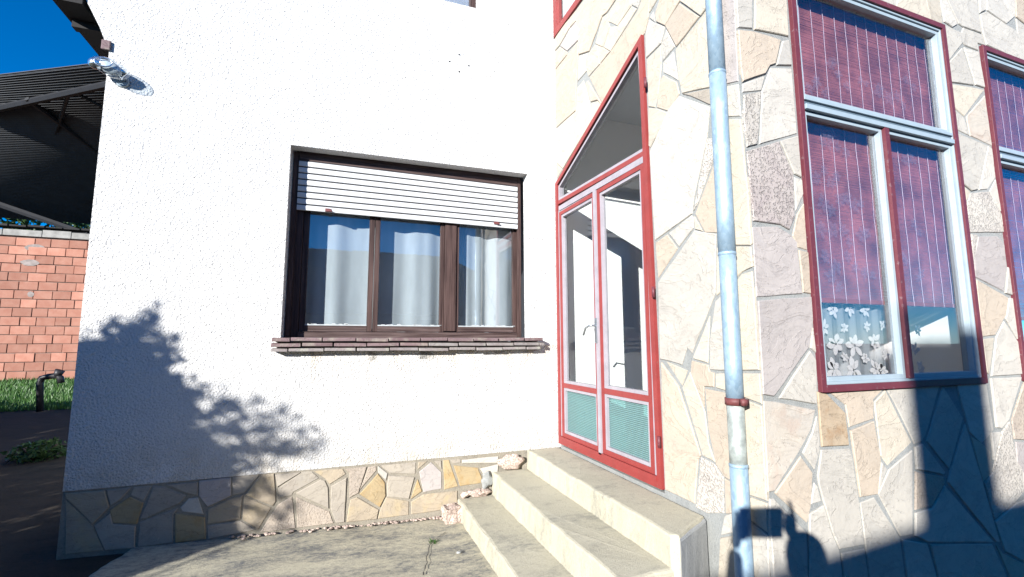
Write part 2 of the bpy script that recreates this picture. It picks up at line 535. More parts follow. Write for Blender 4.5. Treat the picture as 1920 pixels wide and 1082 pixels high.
class MB:
    def __init__(s): s.v = []; s.f = []; s.smooth = False

    def add(s, vs_, fs_):
        b = len(s.v)
        s.v += [tuple(v) for v in vs_]
        s.f += [tuple(i + b for i in f) for f in fs_]
        return s

    def box(s, x0, x1, y0, y1, z0, z1):
        return s.add([(x0, y0, z0), (x1, y0, z0), (x1, y1, z0), (x0, y1, z0), (x0, y0, z1), (x1, y0, z1), (x1, y1, z1), (x0, y1, z1)],
                     [(0, 3, 2, 1), (4, 5, 6, 7), (0, 1, 5, 4), (1, 2, 6, 5), (2, 3, 7, 6), (3, 0, 4, 7)])

    def prism(s, pts, d):
        """polygon in space pushed by vector d"""
        n = len(pts); d = Vector(d)
        a = [Vector(p) for p in pts]; b = [p + d for p in a]
        return s.add(a + b, [tuple(range(n)), tuple(range(2 * n - 1, n - 1, -1))] + [(i, (i + 1) % n, n + (i + 1) % n, n + i) for i in range(n)])

    def tube(s, pts, r, seg=10, caps=True):
        pts = [Vector(p) for p in pts]
        rr = r if hasattr(r, '__len__') else [r] * len(pts)
        rings = []
        t0 = (pts[1] - pts[0]).normalized()
        ref = Vector((0, 0, 1)) if abs(t0.z) < 0.9 else Vector((1, 0, 0))
        u = t0.cross(ref).normalized()
        for i, p in enumerate(pts):
            t = (pts[min(i + 1, len(pts) - 1)] - pts[max(i - 1, 0)]).normalized()
            u = (u - t * u.dot(t)).normalized()
            w = t.cross(u)
            rings.append([p + (u * math.cos(a) + w * math.sin(a)) * rr[i] for a in [2 * math.pi * k / seg for k in range(seg)]])
        V = [q for rg in rings for q in rg]
        F = []
        for i in range(len(pts) - 1):
            for k in range(seg):
                F.append((i * seg + k, i * seg + (k + 1) % seg, (i + 1) * seg + (k + 1) % seg, (i + 1) * seg + k))
        if caps:
            F.append(tuple(range(seg - 1, -1, -1)))
            F.append(tuple((len(pts) - 1) * seg + k for k in range(seg)))
        s.smooth = True
        return s.add(V, F)

    def ell(s, c, rx, ry, rz, nu=14, nv=9):
        V = []; F = []
        for j in range(nv + 1):
            th = math.pi * j / nv
            for i in range(nu):
                ph = 2 * math.pi * i / nu
                V.append((c[0] + rx * math.sin(th) * math.cos(ph), c[1] + ry * math.sin(th) * math.sin(ph), c[2] + rz * math.cos(th)))
        for j in range(nv):
            for i in range(nu):
                F.append((j * nu + i, (j + 1) * nu + i, (j + 1) * nu + (i + 1) % nu, j * nu + (i + 1) % nu))
        s.smooth = True
        return s.add(V, F)

    def build(s, name, mat, parent=None, bevel=0.0, smooth=None):
        me = bpy.data.meshes.new(name)
        me.from_pydata(s.v, [], s.f)
        me.update()
        bm = bmesh.new(); bm.from_mesh(me)
        bmesh.ops.remove_doubles(bm, verts=bm.verts, dist=1e-6)
        bmesh.ops.recalc_face_normals(bm, faces=bm.faces)
        bm.to_mesh(me); bm.free()
        if (s.smooth if smooth is None else smooth):
            for p in me.polygons: p.use_smooth = len(p.vertices) <= 4
        o = link_mesh(name, me, mat, parent)
        if bevel:
            b = o.modifiers.new('bevel', 'BEVEL'); b.width = bevel; b.segments = 2; b.limit_method = 'ANGLE'
        return o


def sheet_wall(name, mat, parent, outer, holes, axis, front, thick, bump_amp=0.0):
    """a solid wall with openings. points are (u, z); axis 'A': plane y=front, u=x, 'B': plane x=front, u=y"""
    bm = bmesh.new()
    to = (lambda u, z: (u, front, z)) if axis == 'A' else (lambda u, z: (front, u, z))
    es = []
    for ring in [outer] + holes:
        vs_ = [bm.verts.new(to(*p)) for p in ring]
        for i in range(len(vs_)): es.append(bm.edges.new((vs_[i], vs_[(i + 1) % len(vs_)])))
    bmesh.ops.triangle_fill(bm, use_beauty=True, use_dissolve=False, edges=es)
    g = bmesh.ops.extrude_face_region(bm, geom=bm.faces[:])
    d = Vector((0, thick, 0)) if axis == 'A' else Vector((thick, 0, 0))
    bmesh.ops.translate(bm, vec=d, verts=[e for e in g['geom'] if isinstance(e, bmesh.types.BMVert)])
    bmesh.ops.recalc_face_normals(bm, faces=bm.faces)
    me = bpy.data.meshes.new(name)
    bm.to_mesh(me); bm.free()
    return link_mesh(name, me, mat, parent)


# ------------------------------------------------------------------ THE HOUSE
house = thing('house', 'white roughcast house with crazy paved stone walls, red framed glass door and large windows', 'house', (1.0, 4.0, 0))

# --- white wall
WZ = 5.6
wa = sheet_wall('plaster_wall', M['plaster'], house,
                [(-1.665, 0.485), (XB + 0.02, 0.485), (XB + 0.02, WZ), (-2.0, WZ), (-2.0, 4.3), (-1.83, 3.95), (-1.735, 3.76), (-1.665, 3.58)],
                [[(-0.425, 1.42), (1.66, 1.42), (1.652, 3.075), (-0.428, 3.055)], [(-0.35, 4.66), (1.13, 4.675), (1.13, 5.5), (-0.35, 5.5)]],
                'A', YA, 0.11)
# deeper left return wall and back structure
MB().box(-1.66, -1.50, YA + 0.111, 9.0, 0.0, 3.9).build('side_wall', M['plaster'], house)
# roughcast lining of the recess (splayed on the left)
lin = MB()
lin.prism([(-0.425, YA + 0.112, 1.42), (-0.425, YA + 0.112, 3.06), (-0.34, YA + 0.26, 3.06), (-0.34, YA + 0.26, 1.42)], (-0.10, 0, 0))
lin.build('recess_lining', M['plaster'], house)

inner = MB()
inner.box(XB + 0.021, 4.14, YA - 0.004, YA + 0.10, 0.3, 3.9)
inner.build('inner_wall', M['inner'], house)
MB().box(3.93, 4.06, YC + 0.11, YA - 0.005, 0.3, 3.9).build('inner_partition', M['inner'], house)
MB().box(XB + 0.10, 6.4, YC + 0.11, YA - 0.005, 0.30, 0.42).build('inner_floor', M['floor'], house)
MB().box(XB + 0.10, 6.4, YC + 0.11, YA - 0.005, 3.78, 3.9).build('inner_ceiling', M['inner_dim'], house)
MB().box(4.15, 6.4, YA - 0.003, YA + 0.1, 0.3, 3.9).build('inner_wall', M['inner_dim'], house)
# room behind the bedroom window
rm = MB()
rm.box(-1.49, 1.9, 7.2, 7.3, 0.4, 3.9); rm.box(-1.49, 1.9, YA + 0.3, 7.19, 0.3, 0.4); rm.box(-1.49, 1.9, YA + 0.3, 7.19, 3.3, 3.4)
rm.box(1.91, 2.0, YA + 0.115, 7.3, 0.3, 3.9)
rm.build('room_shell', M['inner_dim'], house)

# --- door wall and window wall (mortar bed) with openings
DP = [(2.535, 0.50), (3.99, 0.50), (3.985, 3.00), (2.575, 3.625)]
door_hole = [(p[0], p[1]) for p in DP]
wb = sheet_wall('stone_wall', M['mortar'], house,
                [(YC + 0.008, -0.1), (YA - 0.001, -0.1), (YA - 0.001, WZ), (YC + 0.008, WZ)],
                [door_hole, [(3.05, 4.57), (3.99, 4.57), (3.99, 5.5), (3.05, 5.5)]], 'B', XB + 0.008, 0.09)
wb['label'] = 'crazy paved stone wall around the glass door'
wc = sheet_wall('stone_wall', M['mortar'], house,
                [(XB + 0.099, -0.1), (6.4, -0.1), (6.4, WZ), (XB + 0.099, WZ)],
                [[(2.385, 1.20), (3.84, 1.20), (3.84, 3.615), (2.385, 3.615)], [(4.30, 1.20), (5.75, 1.20), (5.75, 3.57), (4.30, 3.57)]],
                'A', YC + 0.008, 0.09)
wc['label'] = 'crazy paved stone wall around the tall windows'
wp = MB().box(-1.665, 1.66, YA + 0.007, YA + 0.10, -0.15, 0.484).build('plinth', M['mortar_tan'], house)
wp['label'] = 'low crazy paved stone plinth under the white wall'

# --- stones traced where they lie; (tile origin x, y, zoom) then polygons
T1 = (1030, 0, 4.508); T2 = (1030, 160, 4.508); T3 = (1200, 360, 3.383); T4 = (1200, 640, 3.383)
T5 = (1370, 0, 4.511); T6 = (1380, 200, 4.511); T7 = (1380, 420, 3.383); T8 = (1400, 700, 3.606); T9 = (1640, 680, 3.382)
T10 = (1740, 60, 4.511); T11 = (1780, 280, 4.92); T12 = (1800, 480, 3.864); T13 = (1620, 0, 6.4)
T14 = (100, 840, 4.471); T15 = (500, 820, 4.471); P0 = (0, 0, 1.0)
SB = [
 (T1, 'c', [(45,325),(95,240),(165,160),(170,235),(85,385),(45,430)]),
 (T1, 'l', [(90,390),(172,240),(222,185),(240,250),(240,340),(150,432)]),
 (T1, 'p', [(170,155),(235,75),(345,-70),(600,-70),(482,110),(445,140),(335,435),(245,465),(242,340),(242,240),(224,180),(172,235)]),
 (T1, 'c', [(488,112),(500,150),(498,190),(508,225),(450,398),(385,370),(447,142)]),
 (T1, 'c', [(605,-70),(700,-70),(680,-10),(690,50),(570,220),(495,185),(490,115)]),
 (T1, 'c', [(692,52),(740,75),(515,435),(455,400),(510,225),(572,222)]),
 (T1, 'w', [(695,-60),(790,-60),(742,70),(690,45),(682,-8)]),
 (T1, 'p', [(795,-60),(850,-60),(835,150),(803,280),(445,872),(335,655),(430,540),(515,437),(744,92)]),
 (T1, 'c', [(385,375),(402,380),(425,540),(328,650),(300,555),(333,440)]),
 (T1, 'p', [(404,380),(450,402),(510,437),(430,535)]),
 (T1, 'w', [(245,470),(330,442),(300,550),(315,600),(235,690)]),
 (T1, 'p', [(45,440),(88,395),(148,440),(148,462),(45,590)]),
 (T1, 'p', [(45,598),(152,465),(240,350),(243,470),(228,720),(218,938),(45,1090)]),
 (T1, 'c', [(285,680),(230,745),(222,935),(40,1105),(40,1360),(112,1425),(362,1008),(362,960),(300,720)]),
 (T1, 'p', [(40,1370),(107,1430),(42,1540)]),
 (T1, 'p', [(325,680),(440,873),(405,848),(350,862),(302,705)]),
 (T1, 'c', [(350,868),(402,852),(440,880),(366,1000)]),
 (T1, 'c', [(855,-70),(945,-70),(845,105),(838,100)]),
 (T1, 'p', [(892,110),(950,-60),(1140,-60),(1095,20),(975,218),(902,185)]),
 (T1, 'w', [(840,150),(876,95),(888,185)]),
 (T1, 'c', [(1145,-60),(1340,-70),(1330,60),(1275,135),(1100,10)]),
 (T1, 'p', [(1097,25),(1268,142),(1070,395),(985,235),(978,215)]),
 (T1, 'w', [(835,168),(890,190),(975,225),(940,368),(815,490),(808,300)]),
 (T1, 'w', [(985,248),(1060,392),(955,520),(942,378)]),
 (T1, 'c', [(820,500),(938,380),(945,560),(915,800),(890,912),(835,902)]),
 (T1, 'w', [(955,530),(1045,435),(1085,680),(960,615)]),
 (T1, 'c', [(1278,150),(1332,72),(1385,400),(1420,725),(1115,790),(1085,640),(1060,425),(1075,400)]),
 (T1, 'p', [(955,632),(1072,690),(1095,790),(1012,945),(905,910),(930,700)]),
 (T1, 'g', [(1120,797),(1425,732),(1425,900),(1340,880),(1190,815)]),
 (T1, 'c', [(835,912),(905,918),(1003,955),(850,1250),(835,1235)]),
 (P0, 'w', [(1273,180),(1253,206),(1218,284),(1227,451),(1297,401),(1301,370),(1325,257),(1330,200)]),
 (P0, 't', [(1325,260),(1340,258),(1340,293),(1307,382),(1300,395)]),
 (P0, 'p', [(1341,298),(1349,437),(1320,436),(1302,401),(1308,385)]),
 (P0, 'c', [(1301,405),(1317,433),(1302,430)]),
 (P0, 'w', [(1295,404),(1300,407),(1300,427),(1272,463),(1253,437)]),
 (P0, 'p', [(1228,455),(1250,439),(1270,466),(1233,522)]),
 (P0, 'w', [(1301,432),(1342,439),(1341,549),(1297,662),(1288,653),(1278,684),(1237,673),(1233,529)]),
 (P0, 'c', [(1330,592),(1299,668),(1300,673),(1327,681)]),
 (P0, 'w', [(1340,564),(1358,547),(1367,600),(1369,695),(1330,694),(1330,640)]),
 (P0, 'c', [(1343,464),(1407,462),(1411,500),(1390,511),(1356,544),(1342,556)]),
 (P0, 'c', [(1341,224),(1389,222),(1411,450),(1407,460),(1352,460)]),
 (P0, 'c', [(1361,549),(1389,514),(1410,508),(1424,695),(1371,695)]),
 (P0, 'l', [(1350,-8),(1376,-8),(1383,153),(1350,160)]),
 (P0, 'w', [(1351,164),(1384,157),(1388,218),(1347,221)]),
 (T4, 'p', [(135,130),(245,285),(385,725),(368,750),(345,1030),(160,945),(140,400)]),
 (T4, 'c', [(165,128),(300,183),(265,283)]),
 (T4, 'c', [(315,190),(265,290),(395,725),(475,768),(435,650),(410,450)]),
 (T4, 'p', [(325,122),(430,150),(440,190),(468,200),(468,293),(403,288),(405,420),(320,192)]),
 (T4, 'c', [(475,202),(770,202),(770,402),(560,320),(475,293)]),
 (T4, 'p', [(410,300),(560,330),(600,560),(600,900),(535,860),(480,780),(432,560)]),
 (T4, 'c', [(572,335),(780,412),(808,1015),(700,980),(606,900)]),
 (T4, 't', [(380,732),(470,777),(525,862),(530,1090),(420,1092),(350,1055)]),
 (T4, 'p', [(535,868),(600,908),(625,1090),(540,1095)]),
 (P0, 'w', [(1357,966),(1384,958),(1372,1000),(1350,1004)]),
 (P0, 'c', [(1390,935),(1408,932),(1438,944),(1440,1000),(1392,965)]),
 (P0, 'w', [(1378,1003),(1390,968),(1440,1003),(1443,1100),(1398,1100)]),
 (P0, 'c', [(1350,1008),(1374,1004),(1392,1100),(1345,1100)]),
]
SC = [
 (T5, 'w', [(40,-60),(190,-60),(188,243),(50,230)]),
 (T5, 'c', [(208,-60),(470,-60),(495,308),(203,248)]),
 (T5, 'p', [(55,247),(200,263),(428,330),(385,540),(335,555),(298,623),(105,692),(68,420)]),
 (T5, 'w', [(440,340),(497,335),(520,553),(388,550)]),
 (T5, 'w', [(105,702),(298,637),(268,763),(105,783)]),
 (P0, 'w', [(1446,126),(1486,127),(1496,250),(1425,271),(1430,170)]),
 (P0, 't', [(1395,177),(1429,171),(1421,271),(1401,276),(1395,220)]),
 (T6, 'd', [(95,375),(365,290),(488,570),(500,930),(455,1043),(380,998),(150,963)]),
 (T6, 'w', [(378,285),(525,242),(560,598),(497,570)]),
 (T6, 'w', [(500,592),(565,612),(577,740),(512,880)]),
 (P0, 'p', [(1496,400),(1509,380),(1515,470),(1498,464),(1487,441)]),
 (T7, 'l', [(105,17),(270,14),(345,62),(390,112),(425,443),(135,466)]),
 (T7, 'p', [(400,162),(462,177),(480,443),(430,438)]),
 (P0, 'l', [(1421,563),(1522,556),(1525,600),(1518,650),(1452,744),(1431,740)]),
 (P0, 'w', [(1520,652),(1525,614),(1531,662)]),
 (P0, 'w', [(1519,657),(1531,674),(1533,759),(1461,747)]),
 (T8, 's', [(115,185),(200,190),(470,247),(440,380),(355,538),(190,798),(145,808),(130,500)]),
 (T8, 'w', [(480,290),(503,510),(465,653),(380,538),(447,400)]),
 (T8, 'b', [(480,122),(545,140),(668,267),(693,488),(510,498)]),
 (T8, 'p', [(565,127),(935,102),(863,180),(866,308),(697,368),(682,260),(672,215)]),
 (T8, 'p', [(370,562),(453,670),(440,895),(415,1015),(192,813)]),
 (T8, 'w', [(463,735),(483,760),(510,870),(437,893)]),
 (P0, 'w', [(1541,843),(1594,841),(1599,856),(1612,942),(1622,1022),(1576,1030),(1562,1000),(1536,908),(1534,893)]),
 (T8, 'p', [(705,387),(862,322),(908,580),(888,818),(770,838),(722,520)]),
 (T8, 'c', [(942,112),(1122,470),(960,628),(912,560),(872,250),(867,192)]),
 (T9, 'w', [(77,160),(420,142),(330,458),(308,498),(257,518),(130,250)]),
 (T8, 'w', [(917,602),(953,645),(892,798)]),
 (P0, 'w', [(1668,881),(1712,843),(1713,1004),(1691,1008),(1648,926)]),
 (P0, 'w', [(1614,943),(1641,933),(1689,1008),(1700,1100),(1633,1100),(1624,1024)]),
 (P0, 'w', [(1545,948),(1560,999),(1574,1032),(1582,1100),(1517,1100),(1518,964)]),
 (P0, 'w', [(1443,935),(1452,935),(1512,996),(1516,1100),(1446,1100)]),
 (P0, 'w', [(1579,1037),(1623,1028),(1632,1100),(1585,1100)]),
 (T9, 'w', [(257,533),(308,512),(450,690),(440,712),(268,680)]),
 (T9, 'n', [(262,690),(440,725),(450,760),(370,908),(260,938)]),
 (T9, 'w', [(262,950),(370,922),(450,780),(640,1000),(760,1140),(340,1140),(262,1100)]),
 (T9, 'w', [(435,150),(560,350),(475,678),(332,500)]),
 (T9, 'w', [(520,140),(710,122),(760,430),(680,518),(602,440),(580,350)]),
 (T9, 'w', [(577,385),(690,770),(758,1005),(800,1140),(775,1140),(650,990),(467,760),(480,690)]),
 (T9, 'c', [(612,462),(700,522),(740,562),(750,700),(692,760)]),
 (T9, 'w', [(740,442),(798,437),(760,618)]),
 (T9, 'w', [(737,97),(935,92),(855,360),(808,418),(775,413)]),
 (T9, 't', [(812,440),(860,370),(900,620),(945,700),(947,820),(900,880),(762,998),(700,765),(755,690)]),
 (T9, 'n', [(962,92),(872,360),(890,485),(1000,497),(1030,90)]),
 (T9, 'l', [(897,500),(1020,510),(1020,830),(950,810),(948,700),(907,630)]),
 (T9, 'w', [(902,888),(1020,840),(1020,1300),(830,1200),(764,1010)]),
 (P0, 'w', [(1745,1021),(1862,1021),(1902,1110),(1763,1110),(1759,1075)]),
 (P0, 'c', [(1869,1022),(1883,1038),(1940,1068),(1948,1115),(1908,1115)]),
 (P0, 'w', [(1693,1012),(1740,1020),(1756,1075),(1760,1100),(1705,1100)]),
 (T10, 'w', [(180,255),(293,130),(395,450),(200,423)]),
 (T10, 'w', [(308,125),(430,165),(485,473),(405,448)]),
 (T10, 'c', [(205,437),(400,464),(482,487),(315,713),(215,623)]),
 (T10, 's', [(330,715),(487,532),(550,963),(365,878)]),
 (T10, 'w', [(222,642),(312,722),(360,877),(247,823)]),
 (P0, 'w', [(1795,249),(1852,272),(1834,356),(1823,358),(1806,345)]),
 (P0, 'w', [(1855,273),(1862,278),(1868,332),(1853,355),(1837,356)]),
 (T11, 't', [(200,402),(370,387),(490,600),(515,768),(190,768),(165,500)]),
 (T11, 'c', [(140,340),(198,393),(160,478)]),
 (T11, 'w', [(435,277),(490,590),(378,385)]),
 (T11, 't', [(200,782),(262,787),(240,1000),(222,1140)]),
 (P0, 'l', [(1836,443),(1872,443),(1885,458),(1889,505),(1884,547),(1829,519),(1828,480)]),
 (T12, 'w', [(352,80),(372,60),(397,290),(332,268)]),
 (T12, 'p', [(120,167),(353,300),(335,430),(260,573),(165,588)]),
 (T12, 'w', [(362,302),(400,302),(435,628),(332,453)]),
 (T12, 'w', [(325,472),(438,640),(462,858),(230,873),(265,590)]),
 (T12, 'c', [(170,602),(253,592),(215,858),(200,848)]),
 (T13, 'w', [(50,-60),(405,-60),(375,93),(80,-3)]),
 (T13, 'c', [(415,-60),(725,-60),(790,160),(802,270),(520,165),(387,98)]),
 (T13, 'c', [(740,-60),(903,-60),(945,265),(940,308),(808,270)]),
 (T13, 'w', [(915,-60),(970,-60),(1133,290),(1070,328),(967,258)]),
 (T13, 'w', [(985,-60),(1360,-60),(1382,160),(1418,398),(1182,313),(1143,280)]),
 (T13, 'w', [(1380,-60),(1470,-60),(1465,123),(1397,158)]),
 (T13, 'w', [(1482,-60),(1810,-60),(1818,200),(1715,288),(1482,123)]),
 (T13, 'w', [(1475,137),(1720,302),(1800,352),(1860,420),(2000,780),(1472,543),(1427,400),(1392,170)]),
 (T13, 'p', [(1822,-60),(1990,-60),(1990,328),(1832,200)]),
 (T13, 'w', [(1832,217),(2000,362),(2000,740),(1852,400)]),
 (T13, 'w', [(962,277),(1090,347),(1178,385),(1200,322),(1420,412),(1455,545),(1370,515),(1380,608),(1220,543),(1195,513),(1020,738),(967,360)]),
]
SA = [
 (T14, 'k', [(95,382),(430,352),(468,500),(330,640),(100,422)]),
 (T14, 'g', [(440,350),(660,328),(560,440),(475,488)]),
 (T14, 'g', [(670,330),(828,318),(758,446),(642,402)]),
 (T14, 'o', [(640,412),(755,460),(700,638),(500,628),(470,520)]),
 (T14, 'g', [(837,318),(930,325),(1118,400),(1058,470),(780,588),(720,600)]),
 (T14, 'g', [(942,308),(1210,282),(1210,400),(1122,388)]),
 (T14, 'l', [(1220,275),(1490,245),(1490,400),(1290,498),(1220,400)]),
 (T14, 'w', [(1060,500),(1130,422),(1210,417),(1263,560),(1080,538)]),
 (T14, 'o', [(1015,547),(1270,577),(1280,765),(1015,798)]),
 (T14, 'g', [(720,622),(1050,502),(1005,560),(1000,798),(700,836)]),
 (T14, 'k', [(100,440),(330,652),(420,865),(90,900)]),
 (T14, 'g', [(340,652),(480,542),(500,640),(690,652),(682,842),(430,863)]),
 (T14, 'k', [(1292,512),(1490,422),(1590,392),(1572,600),(1290,640)]),
 (T14, 'g', [(1290,650),(1572,612),(1698,690),(1290,768)]),
 (T14, 'g', [(1500,243),(1730,222),(1600,380),(1497,400)]),
 (T14, 'k', [(1742,222),(1852,212),(1868,450),(1840,488),(1607,393)]),
 (T14, 'k', [(1602,402),(1828,500),(1717,688),(1582,600)]),
 (T15, 'n', [(100,560),(215,497),(243,765),(-60,800),(10,690)]),
 (T15, 'g', [(70,312),(285,292),(150,383),(88,420)]),
 (T15, 'g', [(295,292),(380,285),(445,343),(225,463),(210,488),(107,513),(92,430)]),
 (T15, 'k', [(393,282),(640,262),(668,308),(530,393),(490,348)]),
 (T15, 'g', [(238,470),(455,352),(488,362),(516,420),(523,600)]),
 (T15, 'n', [(242,497),(528,622),(563,723),(255,763)]),
 (T15, 'g', [(537,412),(673,337),(655,713),(580,723),(537,600)]),
 (T15, 'n', [(650,262),(843,245),(770,470),(693,513),(692,300)]),
 (T15, 'n', [(852,247),(918,242),(920,280),(782,438)]),
 (T15, 'w', [(932,237),(1018,300),(1003,362),(932,295)]),
 (T15, 'o', [(935,302),(993,380),(998,490),(950,588),(777,478)]),
 (T15, 'k', [(702,520),(760,502),(943,605),(923,688),(668,713)]),
 (T15, 'g', [(945,237),(1253,210),(1248,313),(1032,300)]),
 (T15, 'g', [(1022,317),(1243,332),(1193,518),(1012,500),(1007,400)]),
 (T15, 'k', [(1002,502),(1193,537),(1193,653),(932,688),(955,600)]),
 (T15, 'k', [(1272,207),(1350,200),(1267,273)]),
 (T15, 'g', [(1402,200),(1465,195),(1470,268)]),
 (T15, 'l', [(1277,292),(1380,207),(1468,292),(1468,433),(1317,463)]),
 (T15, 'o', [(1265,352),(1303,453),(1207,522)]),
 (T15, 'o', [(1480,193),(1530,188),(1608,413),(1490,443)]),
 (T15, 'k', [(1212,540),(1320,477),(1600,447),(1600,588),(1430,618),(1212,648)]),
 (T15, 'o', [(1567,232),(1773,257),(1823,383),(1622,413)]),
 (T15, 'w', [(1640,188),(1945,158),(1945,218),(1640,220)]),
 (T15, 'w', [(1787,262),(1945,225),(1935,338),(1850,368)]),
 (T15, 'g', [(1540,187),(1630,182),(1630,218),(1560,222)]),
]


def clip_half(poly, ax, lim, keep_greater):
    out = []
    for i in range(len(poly)):
        a, b = poly[i], poly[(i + 1) % len(poly)]
        ia = (a[ax] >= lim) == keep_greater; ib = (b[ax] >= lim) == keep_greater
        if ia: out.append(a)
        if ia != ib:
            t = (lim - a[ax]) / (b[ax] - a[ax])
            out.append((a[0] + (b[0] - a[0]) * t, a[1] + (b[1] - a[1]) * t))
    return out


def inset(poly, d):
    n = len(poly)
    ar = sum(poly[i][0] * poly[(i + 1) % n][1] - poly[(i + 1) % n][0] * poly[i][1] for i in range(n))
    if ar < 0: poly = poly[::-1]
    out = []
    for i in range(n):
        p0, p1, p2 = poly[i - 1], poly[i], poly[(i + 1) % n]
        e1 = Vector((p1[0] - p0[0], p1[1] - p0[1])); e2 = Vector((p2[0] - p1[0], p2[1] - p1[1]))
        if e1.length < 1e-5 or e2.length < 1e-5: continue
        e1.normalize(); e2.normalize()
        n1 = Vector((-e1.y, e1.x)); n2 = Vector((-e2.y, e2.x))
        b = n1 + n2
        if b.length < 0.3: b = n1
        else: b = b / max(0.45, b.length_squared / 2)
        out.append((p1[0] + b.x * d, p1[1] + b.y * d))
    return out


def rough_edge(poly, step, amp, rnd):
    out = []
    n = len(poly)
    for i in range(n):
        a, b = poly[i], poly[(i + 1) % n]
        L = math.hypot(b[0] - a[0], b[1] - a[1])
        k = min(4, max(1, int(L / step)))
        for j in range(k):
            t = j / k
            jx, jz = rnd.uniform(-amp, amp), rnd.uniform(-amp, amp)
            out.append((a[0] + (b[0] - a[0]) * t + jx, a[1] + (b[1] - a[1]) * t + jz))
    return out


def lay_stones(table, plane, parent, gap, limits):
    rnd = random.Random(5)
    for tile, mk, pts in table:
        ox, oy, s = tile
        w = [plane(ox + x / s, oy + y / s) for x, y in pts]
        isB = plane is B
        p2 = [((q.y if isB else q.x), q.z) for q in w]
        for ax, lim, g in limits:
            p2 = clip_half(p2, ax, lim, g)
            if len(p2) < 3: break
        if len(p2) < 3: continue
        base = inset(p2, gap)
        base = rough_edge(base, 0.07, 0.0018, rnd)
        n = len(base)
        top = inset(base, 0.004)
        if len(top) != n: continue
        if sum(base[i][0] * base[(i + 1) % n][1] - base[(i + 1) % n][0] * base[i][1] for i in range(n)) < 0: base = base[::-1]
        pr = rnd.uniform(-0.003, 0.003)
        tx, tz = rnd.uniform(-0.006, 0.006), rnd.uniform(-0.006, 0.006)
        cx = sum(p[0] for p in base) / n; cz = sum(p[1] for p in base) / n
        def pt(p, d):
            dd = d + (pr + tx * (p[0] - cx) + tz * (p[1] - cz) if d < 0.01 else 0)
            return (XB + dd, p[0], p[1]) if isB else ((YA if plane is A else YC), p[0], p[1], dd)
        V = []
        for ring, d in ((base, 0.016), (base, 0.0045), (top, 0.0)):
            for p in ring:
                q = pt(p, d)
                V.append(q if isB else (q[1], q[0] + q[3], q[2]))
        F = [tuple(2 * n + i for i in range(n))]
        for r in (0, 1):
            for i in range(n):
                F.append((r * n + i, r * n + (i + 1) % n, (r + 1) * n + (i + 1) % n, (r + 1) * n + i))
        mb = MB(); mb.add(V, F)
        mb.build('stone', ST[mk], parent)


lay_stones(SB, B, wb, 0.0012, [(0, YC + 0.004, True), (0, YA - 0.004, False)])
lay_stones(SC, C, wc, 0.0012, [(0, XB + 0.004, True)])
lay_stones(SA, A, wp, 0.0012, [(0, -1.66, True), (1, 0.482, False), (1, -0.05, True)])
# upright corner strip where the two clad walls meet
zz = -0.05
rq = random.Random(3)

# --- glass door with its gable light
def bar_b(mb, p, q, w, x0, x1):
    """bar in the door wall plane from (y,z) to (y,z) of width w, between depths x0..x1"""
    a, b = Vector(p), Vector(q)
    d = (b - a).normalized(); nrm = Vector((-d.y, d.x)) * (w / 2)
    pts = [a + nrm, b + nrm, b - nrm, a - nrm]
    mb.prism([(x0, u.x, u.y) for u in pts], (x1 - x0, 0, 0))
    return mb


def ring_b(mb, poly, w, x0, x1):
    """frame of width w just inside a closed (y,z) polygon"""
    n = len(poly)
    ar = sum(poly[i][0] * poly[(i + 1) % n][1] - poly[(i + 1) % n][0] * poly[i][1] for i in range(n))
    if ar < 0: poly = poly[::-1]
    inn = inset(poly, 0.0)
    out = []
    for i in range(n):
        p0, p1, p2 = Vector(poly[i - 1]), Vector(poly[i]), Vector(poly[(i + 1) % n])
        e1 = (p1 - p0).normalized(); e2 = (p2 - p1).normalized()
        n1 = Vector((-e1.y, e1.x)); n2 = Vector((-e2.y, e2.x)); b = n1 + n2
        out.append(tuple(p1 + b * (w / (b.length_squared / 2))))
    V = [(x0, *p) for p in poly] + [(x0, *p) for p in out] + [(x1, *p) for p in poly] + [(x1, *p) for p in out]
    F = []
    for i in range(n):
        j = (i + 1) % n
        F += [(i, j, n + j, n + i), (2 * n + i, 3 * n + i, 3 * n + j, 2 * n + j), (i, 2 * n + i, 2 * n + j, j), (n + i, n + j, 3 * n + j, 3 * n + i)]
    mb.add(V, F)
    return out


door = thing('glass_door', None, None, (XB, 3.27, 0.53), parent=house)
door['label'] = 'red and white framed double glass door with sloping top light'
fr = MB()
DO = [(2.531, 0.525), (4.004, 0.525), (4.002, 3.012), (2.566, 3.640)]
ins = ring_b(fr, DO, 0.042, XB - 0.018, XB + 0.06)
fr.build('outer_frame', M['red'], door)
wf = MB()
ins2 = ring_b(wf, [(2.573, 0.567), (3.962, 0.567), (3.962, 2.72), (2.573, 2.72)], 0.030, XB - 0.008, XB + 0.055)
wf.build('inner_frame', M['lilac'], door)
# transom: white / red
tb = MB(); bar_b(tb, (2.575, 2.765), (3.962, 2.805), 0.036, XB - 0.012, XB + 0.058); tb.build('transom', M['red'], door)
tb = MB(); bar_b(tb, (2.60, 2.722), (3.935, 2.738), 0.046, XB - 0.016, XB + 0.05); tb.build('transom', M['lilac'], door)
# gable light
gl = thing('top_light', None, None, (XB, 3.2, 3.0), parent=door)
gp = [(2.580, 2.788), (3.958, 2.826), (3.958, 2.968), (2.612, 3.560)]
g = MB(); gi = ring_b(g, gp, 0.022, XB - 0.004, XB + 0.045)
g.build('light_frame', M['lilac'], door)
g = MB(); g.prism([(XB + 0.028, *p) for p in gi], (0.004, 0, 0)); g.build('pane', M['frost'], door)
bpy.data.objects.remove(gl)
